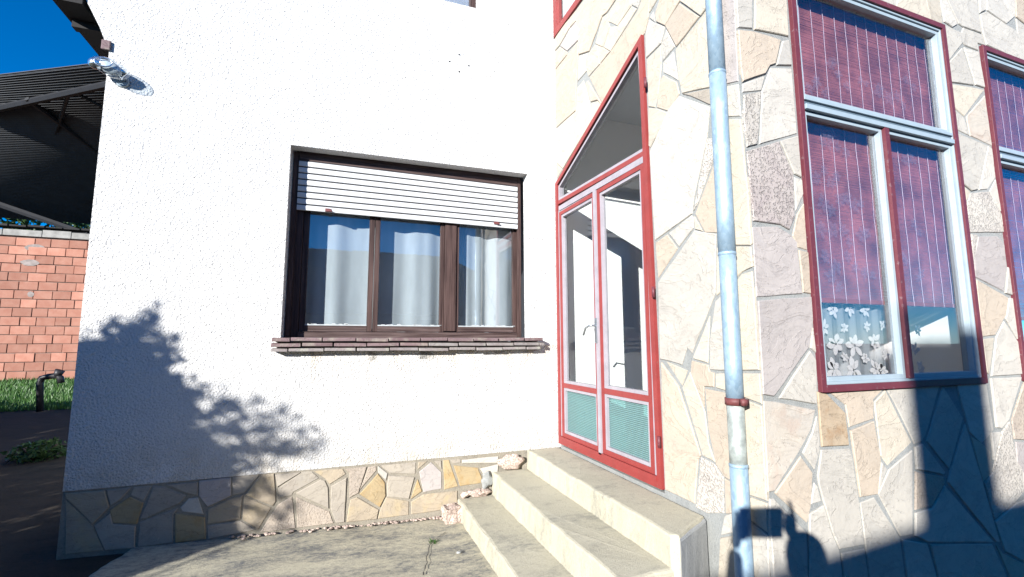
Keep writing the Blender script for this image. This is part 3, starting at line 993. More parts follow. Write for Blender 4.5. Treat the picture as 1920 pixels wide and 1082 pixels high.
# leaves
def leaf(y0, y1, z0, z1, zk):
    f = MB()
    lf = ring_b(f, [(y0, z0), (y1, z0), (y1, z1), (y0, z1)], 0.034, XB - 0.014, XB + 0.04)
    bar_b(f, (y0 + 0.03, zk), (y1 - 0.03, zk), 0.042, XB - 0.012, XB + 0.038)
    f.build('leaf_frame', M['red'], door)
    for (a, b, mt) in ((zk + 0.021, z1 - 0.034, 'glass'), (z0 + 0.034, zk - 0.021, 'reeded')):
        p = [(y0 + 0.034, a), (y1 - 0.034, a), (y1 - 0.034, b), (y0 + 0.034, b)]
        q = MB(); qi = ring_b(q, p, 0.024, XB - 0.006, XB + 0.034)
        q.build('glazing_bead', M['lilac'], door)
        q = MB(); q.prism([(XB + 0.016, *v) for v in qi], (0.004, 0, 0))
        o = q.build('pane', M[mt], door)
        if mt == 'reeded': o['label'] = 'green patterned glass kick pane'


leaf(2.603, 3.232, 0.60, 2.70, 1.075)
leaf(3.275, 3.932, 0.60, 2.70, 1.060)
MB().box(XB - 0.028, XB - 0.005, 3.232, 3.272, 0.585, 2.70).build('meeting_stile', M['lilac'], door)
sl = MB().box(XB - 0.028, XB + 0.05, 2.57, 3.965, 0.568, 0.598); sl.build('threshold', M['red'], door)
h = MB()
hy, hz = 3.262, 1.585
h.box(XB - 0.036, XB - 0.028, hy - 0.014, hy + 0.014, hz - 0.14, hz + 0.06)
h.build('handle_plate', M['metal'], door, bevel=0.003)
h = MB()
h.tube([(XB - 0.03, hy, hz), (XB - 0.075, hy, hz), (XB - 0.083, hy + 0.02, hz - 0.002), (XB - 0.083, hy + 0.08, hz - 0.02), (XB - 0.083, hy + 0.115, hz - 0.075)], 0.009, 10)
h.build('handle', M['metal'], door)
for z in (0.82, 1.78, 3.25):
    MB().tube([(XB - 0.028, 2.525, z - 0.035), (XB - 0.028, 2.525, z + 0.035)], 0.010, 8).build('hinge', M['darkred'], door)

# upper window over the door
uw = thing('window', None, None, (XB, 3.6, 4.58), parent=house)
uw['label'] = 'red framed upper window above the glass door, only its corner in view'
f = MB(); ui = ring_b(f, [(3.04, 4.562), (4.002, 4.562), (4.002, 5.5), (3.04, 5.5)], 0.07, XB - 0.012, XB + 0.05); f.build('frame', M['red'], uw)
f = MB(); f.prism([(XB + 0.02, *p) for p in ui], (0.004, 0, 0)); f.build('pane', M['glass'], uw)
MB().box(XB + 0.075, XB + 0.08, 3.05, 4.0, 4.58, 5.5).build('inner_curtain', M['shutter'], uw)

# --- tall windows of the window wall
def big_window(x0, x1, z0, z1, zt, xm, label, x_in=None):
    w = thing('window', None, None, ((x0 + x1) / 2, YC, z0), parent=house)
    w['label'] = label
    def ring(mat, nm, X0, X1, Z0, Z1, wd, y0, y1):
        b = MB()
        b.box(X0, X0 + wd, y0, y1, Z0, Z1); b.box(X1 - wd, X1, y0, y1, Z0, Z1)
        b.box(X0 + wd, X1 - wd, y0, y1, Z0, Z0 + wd); b.box(X0 + wd, X1 - wd, y0, y1, Z1 - wd, Z1)
        b.build(nm, M[mat], w, bevel=0.002)
    ring('darkred', 'outer_frame', x0, x1, z0, z1, 0.036, YC - 0.016, YC + 0.05)
    ring('alu', 'lining', x0 + 0.037, x1 - 0.037, z0 + 0.037, z1 - 0.037, 0.014, YC - 0.004, YC + 0.075)
    # transom (two rails) and mullion
    MB().box(x0 + 0.052, x1 - 0.052, YC - 0.016, YC + 0.06, zt - 0.036, zt - 0.006).build('transom', M['alu'], w, bevel=0.002)
    MB().box(x0 + 0.052, x1 - 0.052, YC + 0.002, YC + 0.06, zt - 0.005, zt + 0.020).build('transom', M['slate'], w)
    MB().box(x0 + 0.052, x1 - 0.052, YC - 0.010, YC + 0.06, zt + 0.021, zt + 0.040).build('transom', M['alu'], w, bevel=0.002)
    MB().box(xm - 0.019, xm + 0.019, YC - 0.014, YC + 0.055, z0 + 0.052, zt - 0.037).build('mullion', M['darkred'], w)
    for (a, b, c, d) in ((x0 + 0.052, xm - 0.020, z0 + 0.052, zt - 0.038), (xm + 0.020, x1 - 0.052, z0 + 0.052, zt - 0.038), (x0 + 0.052, x1 - 0.052, zt + 0.041, z1 - 0.052)):
        ring('alu', 'sash', a, b, c, d, 0.024, YC + 0.006, YC + 0.05)
        MB().box(a + 0.024, b - 0.024, YC + 0.036, YC + 0.040, c + 0.024, d - 0.024).build('pane', M['glass_c'], w)
    return w


big_window(2.369, 3.852, 1.188, 3.628, 2.795, 3.112, 'tall maroon framed three pane window with bamboo blind, nearer the drainpipe')
big_window(4.287, 5.77, 1.188, 3.585, 2.775, 5.03, 'tall maroon framed window at the right edge, mostly outside the picture')


# blinds
def blind(x0, x1, z0, z1, y, label, bow=0.0):
    t = thing('bamboo_blind', label, 'blind', ((x0 + x1) / 2, y, z0))
    b = MB()
    rr = random.Random(int(x0 * 10))
    z = z0 + 0.03
    while z < z1:
        h = rr.uniform(0.0055, 0.0085)
        oy = rr.uniform(-0.0015, 0.0015)
        x = x0
        b.box(x0 + rr.uniform(0, 0.004), x1 - rr.uniform(0, 0.004), y + oy, y + oy + 0.0025, z, z + h)
        z += h + rr.uniform(0.0004, 0.0016)
    s = b.build('slat', M['bamboo'], t); s['kind'] = 'stuff'
    MB().box(x0, x1, y - 0.008, y + 0.010, z0, z0 + 0.028).build('bottom_rail', M['rail'], t, bevel=0.004)
    x = x0 + 0.04
    while x < x1:
        pts = [(x + rr.uniform(-0.004, 0.004), y - 0.006 - rr.uniform(0, 0.002), z0 + (z1 - z0) * k / 14) for k in range(15)]
        MB().tube(pts, 0.0019, 5, False).build('cord', M['cord'], t)
        x += rr.uniform(0.098, 0.112)
    return t


def flower(mb, c, r, y, rr, petals=6):
    a0 = rr.uniform(0, 6.28)
    for k in range(petals):
        a = a0 + 2 * math.pi * k / petals + rr.uniform(-0.22, 0.22)
        d = Vector((math.cos(a), math.sin(a))); n = Vector((-d.y, d.x))
        L = r * rr.uniform(0.7, 1.15); w = r * rr.uniform(0.2, 0.28)
        prof = [(0.12, 0.25), (0.4, 0.95), (0.65, 1.0), (0.88, 0.55), (1.0, 0.0), (0.88, -0.55), (0.65, -1.0), (0.4, -0.95), (0.12, -0.25)]
        pts = [(c[0] + d.x * L * u + n.x * w * v, y, c[1] + d.y * L * u + n.y * w * v) for u, v in prof]
        mb.prism(pts, (0, 0.0012, 0))


bl = blind(2.425, 3.875, 1.672, 3.60, YC + 0.105, 'red brown bamboo roller blind half lowered inside the nearer tall window')
blind(4.34, 5.72, 1.60, 3.55, YC + 0.105, 'bamboo roller blind inside the tall window at the right edge')


def curtain(name, label, x0, x1, z0, z1, y, mat, folds, amp, seed=1, nx=90, ztop=None):
    rr = random.Random(seed)
    ph = [rr.uniform(0, 6.28) for _ in range(4)]
    V = []; F = []
    nz = 10
    for j in range(nz + 1):
        v = j / nz
        for i in range(nx + 1):
            u = i / nx
            a = amp * (0.5 + 0.5 * (1 - v)) * (math.sin(u * folds * 6.28 + ph[0] + 0.5 * math.sin(u * 9 + ph[1]) + 0.25 * v) + 0.4 * math.sin(u * folds * 2.1 * 6.28 + ph[2]))
            V.append((x0 + (x1 - x0) * u, y + a, z0 + (z1 - z0) * v))
    for j in range(nz):
        for i in range(nx):
            k = j * (nx + 1) + i
            F.append((k, k + 1, k + nx + 2, k + nx + 1))
    mb = MB(); mb.add(V, F); mb.smooth = True
    o = mb.build(name, mat)
    if label: tag(o, label, 'curtain')
    return o


lc = curtain('lace_curtain', 'white lace curtain with large flowers below the bamboo blind', 2.43, 3.19, 1.22, 2.20, YC + 0.155, M['lace'], 7, 0.010, 4)
rr = random.Random(21)
def lace_fl(X, Z, r, m, y):
    mb = MB(); flower(mb, (X, Z), r, y, rr)
    mb.build('flower', m, lc)
for (px, py, r) in ((1562, 580, .055), (1592, 578, .055), (1622, 582, .045), (1567, 645, .075), (1602, 648, .075), (1640, 640, .06), (1563, 692, .075), (1600, 694, .075), (1642, 692, .065), (1545, 615, .05), (1715, 655, .05), (1625, 612, .035), (1583, 615, .035), (1585, 670, .035), (1622, 672, .04), (1660, 665, .04), (1655, 610, .035), (1655, 695, .05), (1720, 620, .04), (1725, 690, .045)):
    P = C(px, py, 0.14)
    lace_fl(P.x, P.z, r, M['lace_flower'], YC + 0.138)
for (px, py, r) in ((1530, 150, .05), (1518, 165, .06), (1555, 120, .05), (1572, 140, .06), (1610, 150, .05), (1650, 170, .06), (1680, 180, .05), (1700, 150, .05), (1535, 235, .05), (1548, 262, .06), (1575, 275, .05), (1530, 335, .05), (1555, 340, .05), (1540, 380, .06), (1575, 375, .06), (1600, 385, .05), (1545, 430, .06), (1580, 430, .06), (1552, 480, .06), (1588, 480, .06), (1612, 440, .05), (1640, 400, .04), (1620, 510, .05), (1560, 520, .05), (1700, 300, .05), (1715, 420, .05), (1720, 520, .05), (1690, 480, .05)):
    P = C(px, py, 0.085)
    lace_fl(P.x + rr.uniform(-.02, .02), P.z, r * rr.uniform(.7, 1.25), M['lace_faint'], YC + 0.085)
    lace_fl(P.x + rr.uniform(.05, .09), P.z + rr.uniform(-.07, .07), r * rr.uniform(.6, .9), M['lace_faint'], YC + 0.087)

# a dark cupboard edge seen behind the lace, and shelf lines
cup = MB(); cup.box(3.30, 3.52, 3.2, 3.9, 0.43, 2.25); cup.build('cupboard', M['furn'])
tag(bpy.data.objects['cupboard'], 'dark brown cupboard standing indoors behind the lace curtain', 'cupboard')

# --- bedroom window in the white wall
win = thing('window', None, None, (0.62, YA + 0.16, 1.5), parent=house)
win['label'] = 'brown wooden three sash window with a half lowered white shutter'
WY = YA + 0.155
X0, X1 = -0.392, 1.632
fr = MB()
fr.box(X0, X0 + 0.075, WY, WY + 0.07, 1.50, 3.07)
fr.build('frame_post', M['wood_v'], win, bevel=0.003)
MB().box(X1 - 0.035, X1, WY - 0.03, WY + 0.07, 1.50, 3.085).build('frame_post', M['wood_v'], win, bevel=0.003)
MB().box(0.888, 0.995, WY - 0.004, WY + 0.06, 1.555, 2.62).build('frame_post', M['wood_v'], win, bevel=0.003)
f2 = MB(); f2.box(X0 + 0.076, X1 - 0.036, WY - 0.010, WY + 0.07, 1.49, 1.545); f2.build('frame_rail', M['wood'], win, bevel=0.003)
f2 = MB(); f2.box(X0 + 0.02, X1 - 0.036, WY - 0.03, WY + 0.07, 2.985, 3.085)
f2.build('frame_rail', M['wood'], win, bevel=0.003)
MB().box(X0 - 0.02, X0 + 0.018, WY - 0.035, WY - 0.002, 1.50, 3.05).build('shutter_guide', M['wood_v'], win)


def sash(x0, x1, z0, z1, wl=0.045, wr=0.045):
    y0, y1 = WY + 0.012, WY + 0.055
    MB().box(x0, x0 + wl, y0, y1, z0, z1).build('sash_stile', M['wood_v'], win, bevel=0.002)
    MB().box(x1 - wr, x1, y0, y1, z0, z1).build('sash_stile', M['wood_v'], win, bevel=0.002)
    MB().box(x0 + wl, x1 - wr, y0, y1, z0, z0 + 0.048).build('sash_rail', M['wood'], win, bevel=0.002)
    MB().box(x0 + wl, x1 - wr, y0, y1, z1 - 0.05, z1).build('sash_rail', M['wood'], win, bevel=0.002)
    b = MB(); b.box(x0 + wl, x1 - wr, y0 - 0.003, y0 + 0.012, z0 + 0.049, z0 + 0.058)
    for k in range(9):
        xx = x0 + wl + (x1 - wr - x0 - wl) * random.random()
        b.box(xx, xx + 0.03, y0 - 0.004, y0 + 0.010, z0 + 0.058, z0 + 0.058 + random.uniform(0.003, 0.010))
    b.build('putty_line', M['putty'], win)
    MB().box(x0 + wl, x1 - wr, WY + 0.030, WY + 0.034, z0 + 0.05, z1 - 0.05).build('pane', M['glass_a'], win)


sash(X0 + 0.078, 0.262, 1.548, 2.96)
sash(0.266, 0.885, 1.548, 2.96, 0.042, 0.036)
sash(0.998, X1 - 0.038, 1.548, 2.96, 0.026, 0.032)
# shutter slats
SZ0, SZ1, NS = 2.552, 2.985, 8
dz = (SZ1 - SZ0) / NS
SY = YA + 0.128
for k in range(NS):
    z = SZ0 + k * dz
    ins_ = 0.0
    prof = [(0, 0.0), (-0.010, 0.002), (-0.013, dz * 0.5), (-0.010, dz - 0.012), (0, dz - 0.009)]
    mb = MB(); mb.prism([(X0 + 0.022, SY + a, z + b) for a, b in prof], (X1 - 0.038 - X0 - 0.022, 0, 0))
    mb.build('shutter_slat', M['shutter'], win)
MB().box(X0 + 0.022, X1 - 0.038, SY + 0.001, SY + 0.006, SZ0, SZ1).build('shutter_backing', M['shutter_gap'], win)  # added dark sheet, its colour paints the shade of the slat gaps
for (px, py) in ((615, 395), (930, 419)):
    P = hit(1, SY - 0.01, px, py)
    MB().box(P.x - 0.022, P.x + 0.022, SY - 0.022, SY - 0.008, P.z - 0.010, P.z + 0.016).add(
        [(P.x + 0.0, SY - 0.035, P.z - 0.012), (P.x + 0.03, SY - 0.035, P.z - 0.012), (P.x + 0.03, SY - 0.010, P.z - 0.012), (P.x, SY - 0.010, P.z - 0.012), (P.x, SY - 0.035, P.z + 0.004), (P.x + 0.03, SY - 0.035, P.z + 0.0), (P.x + 0.03, SY - 0.010, P.z), (P.x, SY - 0.010, P.z + 0.004)],
        [(0, 3, 2, 1), (4, 5, 6, 7), (0, 1, 5, 4), (1, 2, 6, 5), (2, 3, 7, 6), (3, 0, 4, 7)]).build('shutter_stop', M['bracket'], win)
# projecting tile sill
sill = MB().box(-0.44, 1.70, YA - 0.05, YA + 0.155, 1.385, 1.462).build('window_sill', M['mortar_tan'], house)
sill['label'] = 'stepped sill of three rows of flat clay tiles'
rr = random.Random(9)
rows = [(1.492, 0.027, -0.115, 0.15, -0.475, 1.755, 0.13), (1.450, 0.026, -0.100, -0.02, -0.480, 1.775, 0.215), (1.410, 0.024, -0.085, -0.02, -0.480, 1.740, 0.12)]
for ri, (zt, th, yf, yb, xa, xb, first) in enumerate(rows):
    x = xa; k = 0
    while x < xb - 0.01:
        L = first if k == 0 else rr.uniform(0.225, 0.262)
        x2 = min(x + L, xb)
        j = rr.uniform(-0.006, 0.006); jz = rr.uniform(-0.003, 0.003); tl = rr.uniform(-0.004, 0.004)
        a, b = x + 0.003, x2 - 0.004 - (0.004 if rr.random() < .4 else 0)
        mb = MB()
        y0, y1 = YA + yf + j, YA + yb
        mb.add([(a, y0, zt - th + jz), (b, y0 + 0.003, zt - th + jz + tl), (b, y1, zt - th + 0.004), (a, y1, zt - th + 0.004),
                (a, y0 + 0.004, zt + jz), (b, y0 + 0.005, zt + jz + tl), (b, y1, zt + 0.004), (a, y1, zt + 0.004)],
               [(0, 3, 2, 1), (4, 5, 6, 7), (0, 1, 5, 4), (1, 2, 6, 5), (2, 3, 7, 6), (3, 0, 4, 7)])
        o = mb.build('tile', M['clay'] if (ri == 0 or (ri == 1 and x < 0.6)) else M['clay_pale'], sill, bevel=0.004)
        x = x2; k += 1
# voile curtains behind
CY = WY + 0.125
curtain('curtain', 'white voile curtain behind the left sash of the brown window', -0.34, 0.27, 1.50, 3.0, CY, M['sheer'], 1.7, 0.020, 2)
curtain('curtain', 'white voile curtain behind the middle sash of the brown window', 0.30, 0.87, 1.50, 3.0, CY + 0.01, M['sheer'], 1.6, 0.022, 5)
curtain('curtain', 'white voile curtain behind the narrow right sash of the brown window', 1.02, 1.60, 1.50, 3.0, CY, M['sheer'], 1.9, 0.026, 8)
# upper window
uw = thing('window', None, None, (0.4, YA, 4.67), parent=house)
uw['label'] = 'upper floor brown framed window, only its lower right corner in view'
b = MB(); b.box(1.075, 1.128, YA + 0.02, YA + 0.09, 4.676, 5.5); b.build('frame_post', M['wood_v'], uw); MB().box(-0.34, 1.074, YA + 0.03, YA + 0.09, 4.64, 4.675).build('frame_rail', M['wood'], uw)
MB().box(-0.34, 1.074, YA + 0.05, YA + 0.055, 4.676, 5.5).build('pane', M['glass_c'], uw)
MB().box(-0.34, 1.074, YA + 0.085, YA + 0.09, 4.676, 5.5).build('inner_curtain', M['sheer'], uw)

# --- roof verge at the left corner
rf = thing('roof', None, None, (-1.6, YA, 3.7), parent=house)
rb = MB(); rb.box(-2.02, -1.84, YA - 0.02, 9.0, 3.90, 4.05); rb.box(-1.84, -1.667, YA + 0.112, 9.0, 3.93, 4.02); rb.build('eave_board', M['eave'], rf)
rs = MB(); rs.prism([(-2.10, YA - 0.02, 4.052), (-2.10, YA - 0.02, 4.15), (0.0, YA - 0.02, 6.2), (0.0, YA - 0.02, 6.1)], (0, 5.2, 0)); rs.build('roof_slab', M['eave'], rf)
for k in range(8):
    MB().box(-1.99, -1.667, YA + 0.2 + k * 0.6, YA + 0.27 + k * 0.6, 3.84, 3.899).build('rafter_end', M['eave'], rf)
P = A(198, 84)
MB().box(P.x - 0.02, P.x + 0.035, YA - 0.02, YA - 0.003, P.z - 0.045, P.z + 0.03).build('broken_tile', M['clay'], rf, bevel=.006)

# --- drainpipe on the door wall near the corner
pipe = thing('drainpipe', None, None, (XB - 0.07, 1.85, 0), parent=house)
pipe['label'] = 'galvanised round drainpipe at the stone corner'
px_, R0 = XB - 0.068, 0.0425
def py_(z): return 1.858 - 0.004 * (z - 0.4)
segs = [(-0.02, 0.84, 'zinc', R0 + .0005), (0.835, 1.152, 'zinc_old', R0 - .001), (1.150, 1.915, 'zinc', R0), (1.905, 2.92, 'zinc', R0 + .0008), (2.905, 5.5, 'zinc', R0)]
for a, b_, mk, r in segs:
    mb = MB(); mb.tube([(px_, py_(z), z) for z in [a + (b_ - a) * k / 4 for k in range(5)]], [r, r, r, r, r], 28)
    mb.build('pipe_section', M[mk], pipe)
for z in (0.84, 1.912, 2.915):
    mb = MB(); mb.tube([(px_, py_(z), z - 0.012), (px_, py_(z), z - 0.008), (px_, py_(z), z + 0.004), (px_, py_(z), z + 0.008)], [R0 - .001, R0 + 0.003, R0 + 0.003, R0 - .001], 28)
    mb.build('pipe_joint', M['zinc'], pipe)
mb = MB(); mb.tube([(px_, py_(1.15), 1.135), (px_, py_(1.15), 1.170)], [R0 + 0.006, R0 + 0.006], 28)
mb.box(px_ + 0.02, XB + 0.01, py_(1.15) - 0.012, py_(1.15) + 0.012, 1.142, 1.160)
mb.box(px_ - 0.02, px_ + 0.02, py_(1.15) - 0.07, py_(1.15) - 0.045, 1.137, 1.168)
mb.build('pipe_bracket', M['bracket'], pipe)

# --- concrete steps
def rough_block(mb, poly_xy, z0, z1, amp=0.006, step=0.06, seed=0):
    """extruded outline, its top edge worn and uneven"""
    pts = []
    n = len(poly_xy)
    for i in range(n):
        a, b = Vector(poly_xy[i]), Vector(poly_xy[(i + 1) % n])
        k = max(1, int((b - a).length / step))
        for j in range(k): pts.append(a + (b - a) * (j / k))
    n = len(pts)
    c = sum(pts, Vector((0, 0))) / n
    rings = []
    for (z, ins_) in ((z0, 0), (z0 + (z1 - z0) * 0.5, 0), (z1 - 0.014, 0), (z1 - 0.004, 0.005), (z1, 0.017)):
        ring = []
        for i, p in enumerate(pts):
            nz = noise.noise(Vector((p.x * 9, p.y * 9, z * 7 + seed))) * amp
            nz2 = noise.noise(Vector((p.x * 31, p.y * 31, z * 20 + seed))) * amp * 0.5
            t = (pts[(i + 1) % n] - pts[i - 1]).normalized()
            nr = Vector((-t.y, t.x))
            if nr.dot(c - p) < 0: nr = -nr
            q = p + nr * (ins_ + nz + nz2)
            ring.append((q.x, q.y, z + (nz * 0.4 if z > z0 else 0)))
        rings.append(ring)
    V = [v for r in rings for v in r]
    F = []
    for r in range(len(rings) - 1):
        for i in range(n): F.append((r * n + i, r * n + (i + 1) % n, (r + 1) * n + (i + 1) % n, (r + 1) * n + i))
    F.append(tuple((len(rings) - 1) * n + i for i in range(n)))
    mb.add(V, F)
    return mb


st = thing('steps', 'three worn concrete steps leading up to the glass door', 'steps', (1.5, 3.0, 0))
yw = YA - 0.004
xb_ = XB - 0.020
s1 = rough_block(MB(), [(0.992, yw), (0.985, 2.05), (1.32, 2.05), (1.32, yw)], -0.10, 0.140, 0.010, seed=1); s1.build('step', M['steps'], st)['label'] = 'lowest mossy concrete step'
s2 = rough_block(MB(), [(1.298, yw), (1.288, 2.02), (1.63, 2.02), (1.63, yw)], -0.10, 0.328, 0.010, seed=2); s2.build('step', M['steps'], st)['label'] = 'middle concrete step'
s3 = rough_block(MB(), [(1.625, yw), (1.600, 2.03), (1.63, 1.995), (xb_, 2.165), (xb_, yw)], 0.0, 0.492, 0.010, seed=3); s3.build('step', M['steps'], st)['label'] = 'top concrete landing below the door'
ef = rough_block(MB(), [(1.64, 2.02), (1.628, 1.985), (xb_, 2.150), (xb_, 2.19)], -0.1, 0.478, 0.004, seed=4)
ef.build('end_face', M['render_grey'], st)
# rough infill lumps between plinth and step ends
for (c, r, sd_) in (((1.46, YA - 0.02, 0.40), (0.13, 0.03, 0.055), 1), ((1.15, YA - 0.02, 0.17), (0.13, 0.025, 0.03), 2), ((1.25, YA - 0.015, 0.27), (0.05, 0.02, 0.07), 3)):
    mb = MB(); mb.ell(c, *r, 18, 12)
    mb.v = [tuple(Vector(v) + Vector((noise.noise(Vector(v) * 25), noise.noise(Vector(v) * 25 + Vector((9, 0, 0))) * .4, noise.noise(Vector(v) * 25 + Vector((0, 9, 0))))) * 0.035) for v in mb.v]
    mb.build('mortar_infill', M['rubble'] if sd_ != 3 else M['mortar'], st)

# rubble lump at the foot of the plinth
mb = MB(); mb.box(0.86, 1.00, 3.86, 3.99, -0.03, 0.115)
me = bpy.data.meshes.new('broken_brick'); me.from_pydata(mb.v, [], mb.f)
bm = bmesh.new(); bm.from_mesh(me); bmesh.ops.subdivide_edges(bm, edges=bm.edges[:], cuts=7, use_grid_fill=True)
for v in bm.verts:
    v.co += Vector((noise.noise(v.co * 22), noise.noise(v.co * 22 + Vector((5, 0, 0))), noise.noise(v.co * 22 + Vector((0, 5, 0))))) * 0.022
bm.to_mesh(me); bm.free()
tag(link_mesh('broken_brick', me, M['rubble']), 'broken pinkish brick lump in the corner beside the lowest step', 'rubble')
# crumbs along the plinth foot
mb = MB(); rr = random.Random(4)
for k in range(160):
    x = rr.uniform(-0.7, 1.0); y = YA - abs(rr.gauss(0, 0.02)) - 0.006
    r = rr.uniform(0.004, 0.013)
    mb.ell((x, y, 0.012 + 0.036 * max(0, (0.87 - x))), r * 1.4, r, r * .7, 6, 4)
tag(mb.build('mortar_crumbs', M['rubble']), 'crumbled mortar bits lying along the foot of the plinth', 'rubble', kind='stuff')
mb = MB(); mb.ell(tuple(G(860, 1036, 0.01)), .018, .012, .008, 8, 5)
tag(mb.build('pebble', M['render_grey']), 'small white pebble on the concrete near the lowest step', 'pebble')

# --- ground
def gz(x, y):
    z = 0.038 * max(0.0, min(2.6, 0.87 - x))
    if y > 4.2: z = z * 1.0 + (y - 4.2) * 0.036
    if y > 16: z = 0.56
    return z


V = []; F = []
xs = [-400, -60, -30, -18] + [-16 + i * 0.5 for i in range(48)] + [10, 20, 60, 400]
ys = [-400, -60, -25, -12] + [-10 + i * 0.5 for i in range(56)] + [20, 30, 60, 400]
for y in ys:
    for x in xs:
        V.append((x, y, gz(x, y) - 0.035 + (noise.noise(Vector((x * .7, y * .7, 0))) * 0.02 if abs(x) < 20 and abs(y) < 20 else 0)))
for j in range(len(ys) - 1):
    for i in range(len(xs) - 1):
        k = j * len(xs) + i
        F.append((k, k + 1, k + len(xs) + 1, k + len(xs)))
mb = MB(); mb.add(V, F); mb.smooth = True
tag(mb.build('ground', M['soil']), kind='structure')
# concrete apron
edge = [A(262, 1008), G(258, 1012, .05), G(232, 1040, .06), G(205, 1068, .065), G(150, 1120, .06)]
V = []; F = []
nx, ny = 60, 60
for j in range(ny + 1):
    v = j / ny
    y = YA + 0.008 - v * 2.5
    xl = -1.27 - 0.12 * v * 4 + 0.03 * noise.noise(Vector((0, y * 6, 3))) + 0.02 * noise.noise(Vector((0, y * 19, 3)))
    for i in range(nx + 1):
        x = xl + (7.0 - xl) * (i / nx) ** 1.6
        V.append((x, y, gz(x, y) + 0.008 * noise.noise(Vector((x * 2.2, y * 2.2, 1))) + 0.003 * noise.noise(Vector((x * 9, y * 9, 1))) - 0.004 - (0.03 if i == 0 else 0)))
for j in range(ny):
    for i in range(nx):
        k = j * (nx + 1) + i
        F.append((k, k + nx + 1, k + nx + 2, k + 1))
mb = MB(); mb.add(V, F); mb.smooth = True
tag(mb.build('path', M['slab']), kind='structure')

# little weed in the crack
wd = MB(); rr = random.Random(2)
Pw = G(812, 1018, 0.0)
for k in range(46):
    a = rr.uniform(0, 6.28); L = rr.uniform(0.01, 0.045); w = rr.uniform(.003, .006)
    d = Vector((math.cos(a), math.sin(a), rr.uniform(.2, .9))).normalized(); s_ = Vector((-d.y, d.x, 0)) * w
    b0 = Pw + Vector((rr.uniform(-.02, .02), rr.uniform(-.03, .03), 0)); m_ = b0 + d * L * .6
    wd.add([b0, m_ + s_, b0 + d * L, m_ - s_], [(0, 1, 2, 3)])
tag(wd.build('weed', M['grass']), 'small green weed growing in the crack of the concrete', 'weed')

# cracks in the concrete
def crack(pts, z=0.0, w=0.004):
    mb = MB(); rr = random.Random(len(pts))
    P = []
    for i in range(len(pts) - 1):
        for k in range(5):
            t = k / 5
            q = G(pts[i][0] * (1 - t) + pts[i + 1][0] * t, pts[i][1] * (1 - t) + pts[i + 1][1] * t, z)
            P.append(q + Vector((rr.uniform(-.006, .006), rr.uniform(-.006, .006), 0)))
    for i in range(len(P) - 1):
        d = (P[i + 1] - P[i]); nrm = Vector((-d.y, d.x, 0)).normalized() * w * rr.uniform(.3, 1)
        q0 = P[i].copy(); q1 = P[i + 1].copy(); q0.z = gz(q0.x, q0.y) + .004; q1.z = gz(q1.x, q1.y) + .004
        mb.add([q0 - nrm, q1 - nrm, q1 + nrm, q0 + nrm], [(0, 1, 2, 3)])
    return mb
cm = crack([(835, 1000), (820, 1010), (803, 1030), (800, 1060), (792, 1090)])
tag(cm.build('paving_crack', M['black']), kind='structure')

# --- wall lamp at the left corner
lamp = thing('wall_lamp', 'clear glass outdoor lamp on the top left corner of the white wall', 'lamp', tuple(A(222, 140)))
c = hit(1, YA - 0.085, 206, 127)
def tilted(mb, c0, ang):
    ca, sa = math.cos(ang), math.sin(ang)
    mb.v = [(c0[0] + (x - c0[0]) * ca + (z - c0[2]) * sa, y, c0[2] - (x - c0[0]) * sa + (z - c0[2]) * ca) for x, y, z in mb.v]
    return mb
mb = MB(); mb.ell((c.x, c.y, c.z), 0.082, 0.042, 0.046, 20, 12); tilted(mb, c, .4).build('reflector', M['lamp_white'], lamp)
mb = MB(); mb.ell((c.x + 0.012, c.y - 0.012, c.z - 0.002), 0.120, 0.058, 0.062, 24, 14); tilted(mb, c, .4).build('glass_cover', m_glass('lamp_glass', (0.86, 0.90, 0.93), 0.05, 1.5, extra=0.06), lamp)
mb = MB(); mb.tube([(c.x - .02 + .052 * math.cos(a_), c.y - .050, c.z + .01 + .034 * math.sin(a_)) for a_ in [k * 6.2832 / 20 for k in range(21)]], .005, 6, False); mb.build('rim', M['chrome'], lamp)
c2 = hit(1, YA - 0.10, 180, 119)
mb = MB(); mb.ell((c2.x, c2.y, c2.z), 0.046, 0.036, 0.040, 16, 10); mb.build('sensor', M['chrome'], lamp)
w_ = hit(1, YA - 0.01, 236, 153)
mb = MB(); mb.tube([(w_.x, YA - 0.006, w_.z), (w_.x - 0.01, YA - 0.06, w_.z + 0.005), (c.x + 0.09, c.y + 0.01, c.z - 0.02), (c.x + 0.05, c.y, c.z)], [0.014, 0.012, 0.016, 0.02], 10)
mb.build('arm', M['chrome'], lamp)
mb = MB(); mb.tube([(w_.x - 0.02, YA - 0.002, w_.z - 0.005), (w_.x - 0.02, YA - 0.02, w_.z - 0.005)], [0.045, 0.038], 18); mb.build('mount', M['alu'], lamp)
mb = MB(); mb.tube([(w_.x, YA - 0.03, w_.z), (w_.x - 0.07, YA - 0.08, w_.z - 0.012), (c.x - 0.02, c.y, c.z - 0.052)], 0.006, 8); mb.build('wire_stay', M['metal'], lamp)
# nail holes in the wall
for (px, py) in ((843, 115), (861, 102), (879, 123), (861, 134)):
    P = A(px, py, -0.003)
    MB().ell((P.x, P.y, P.z), .008, .004, .008, 8, 5).build('nail', M['black'], house)

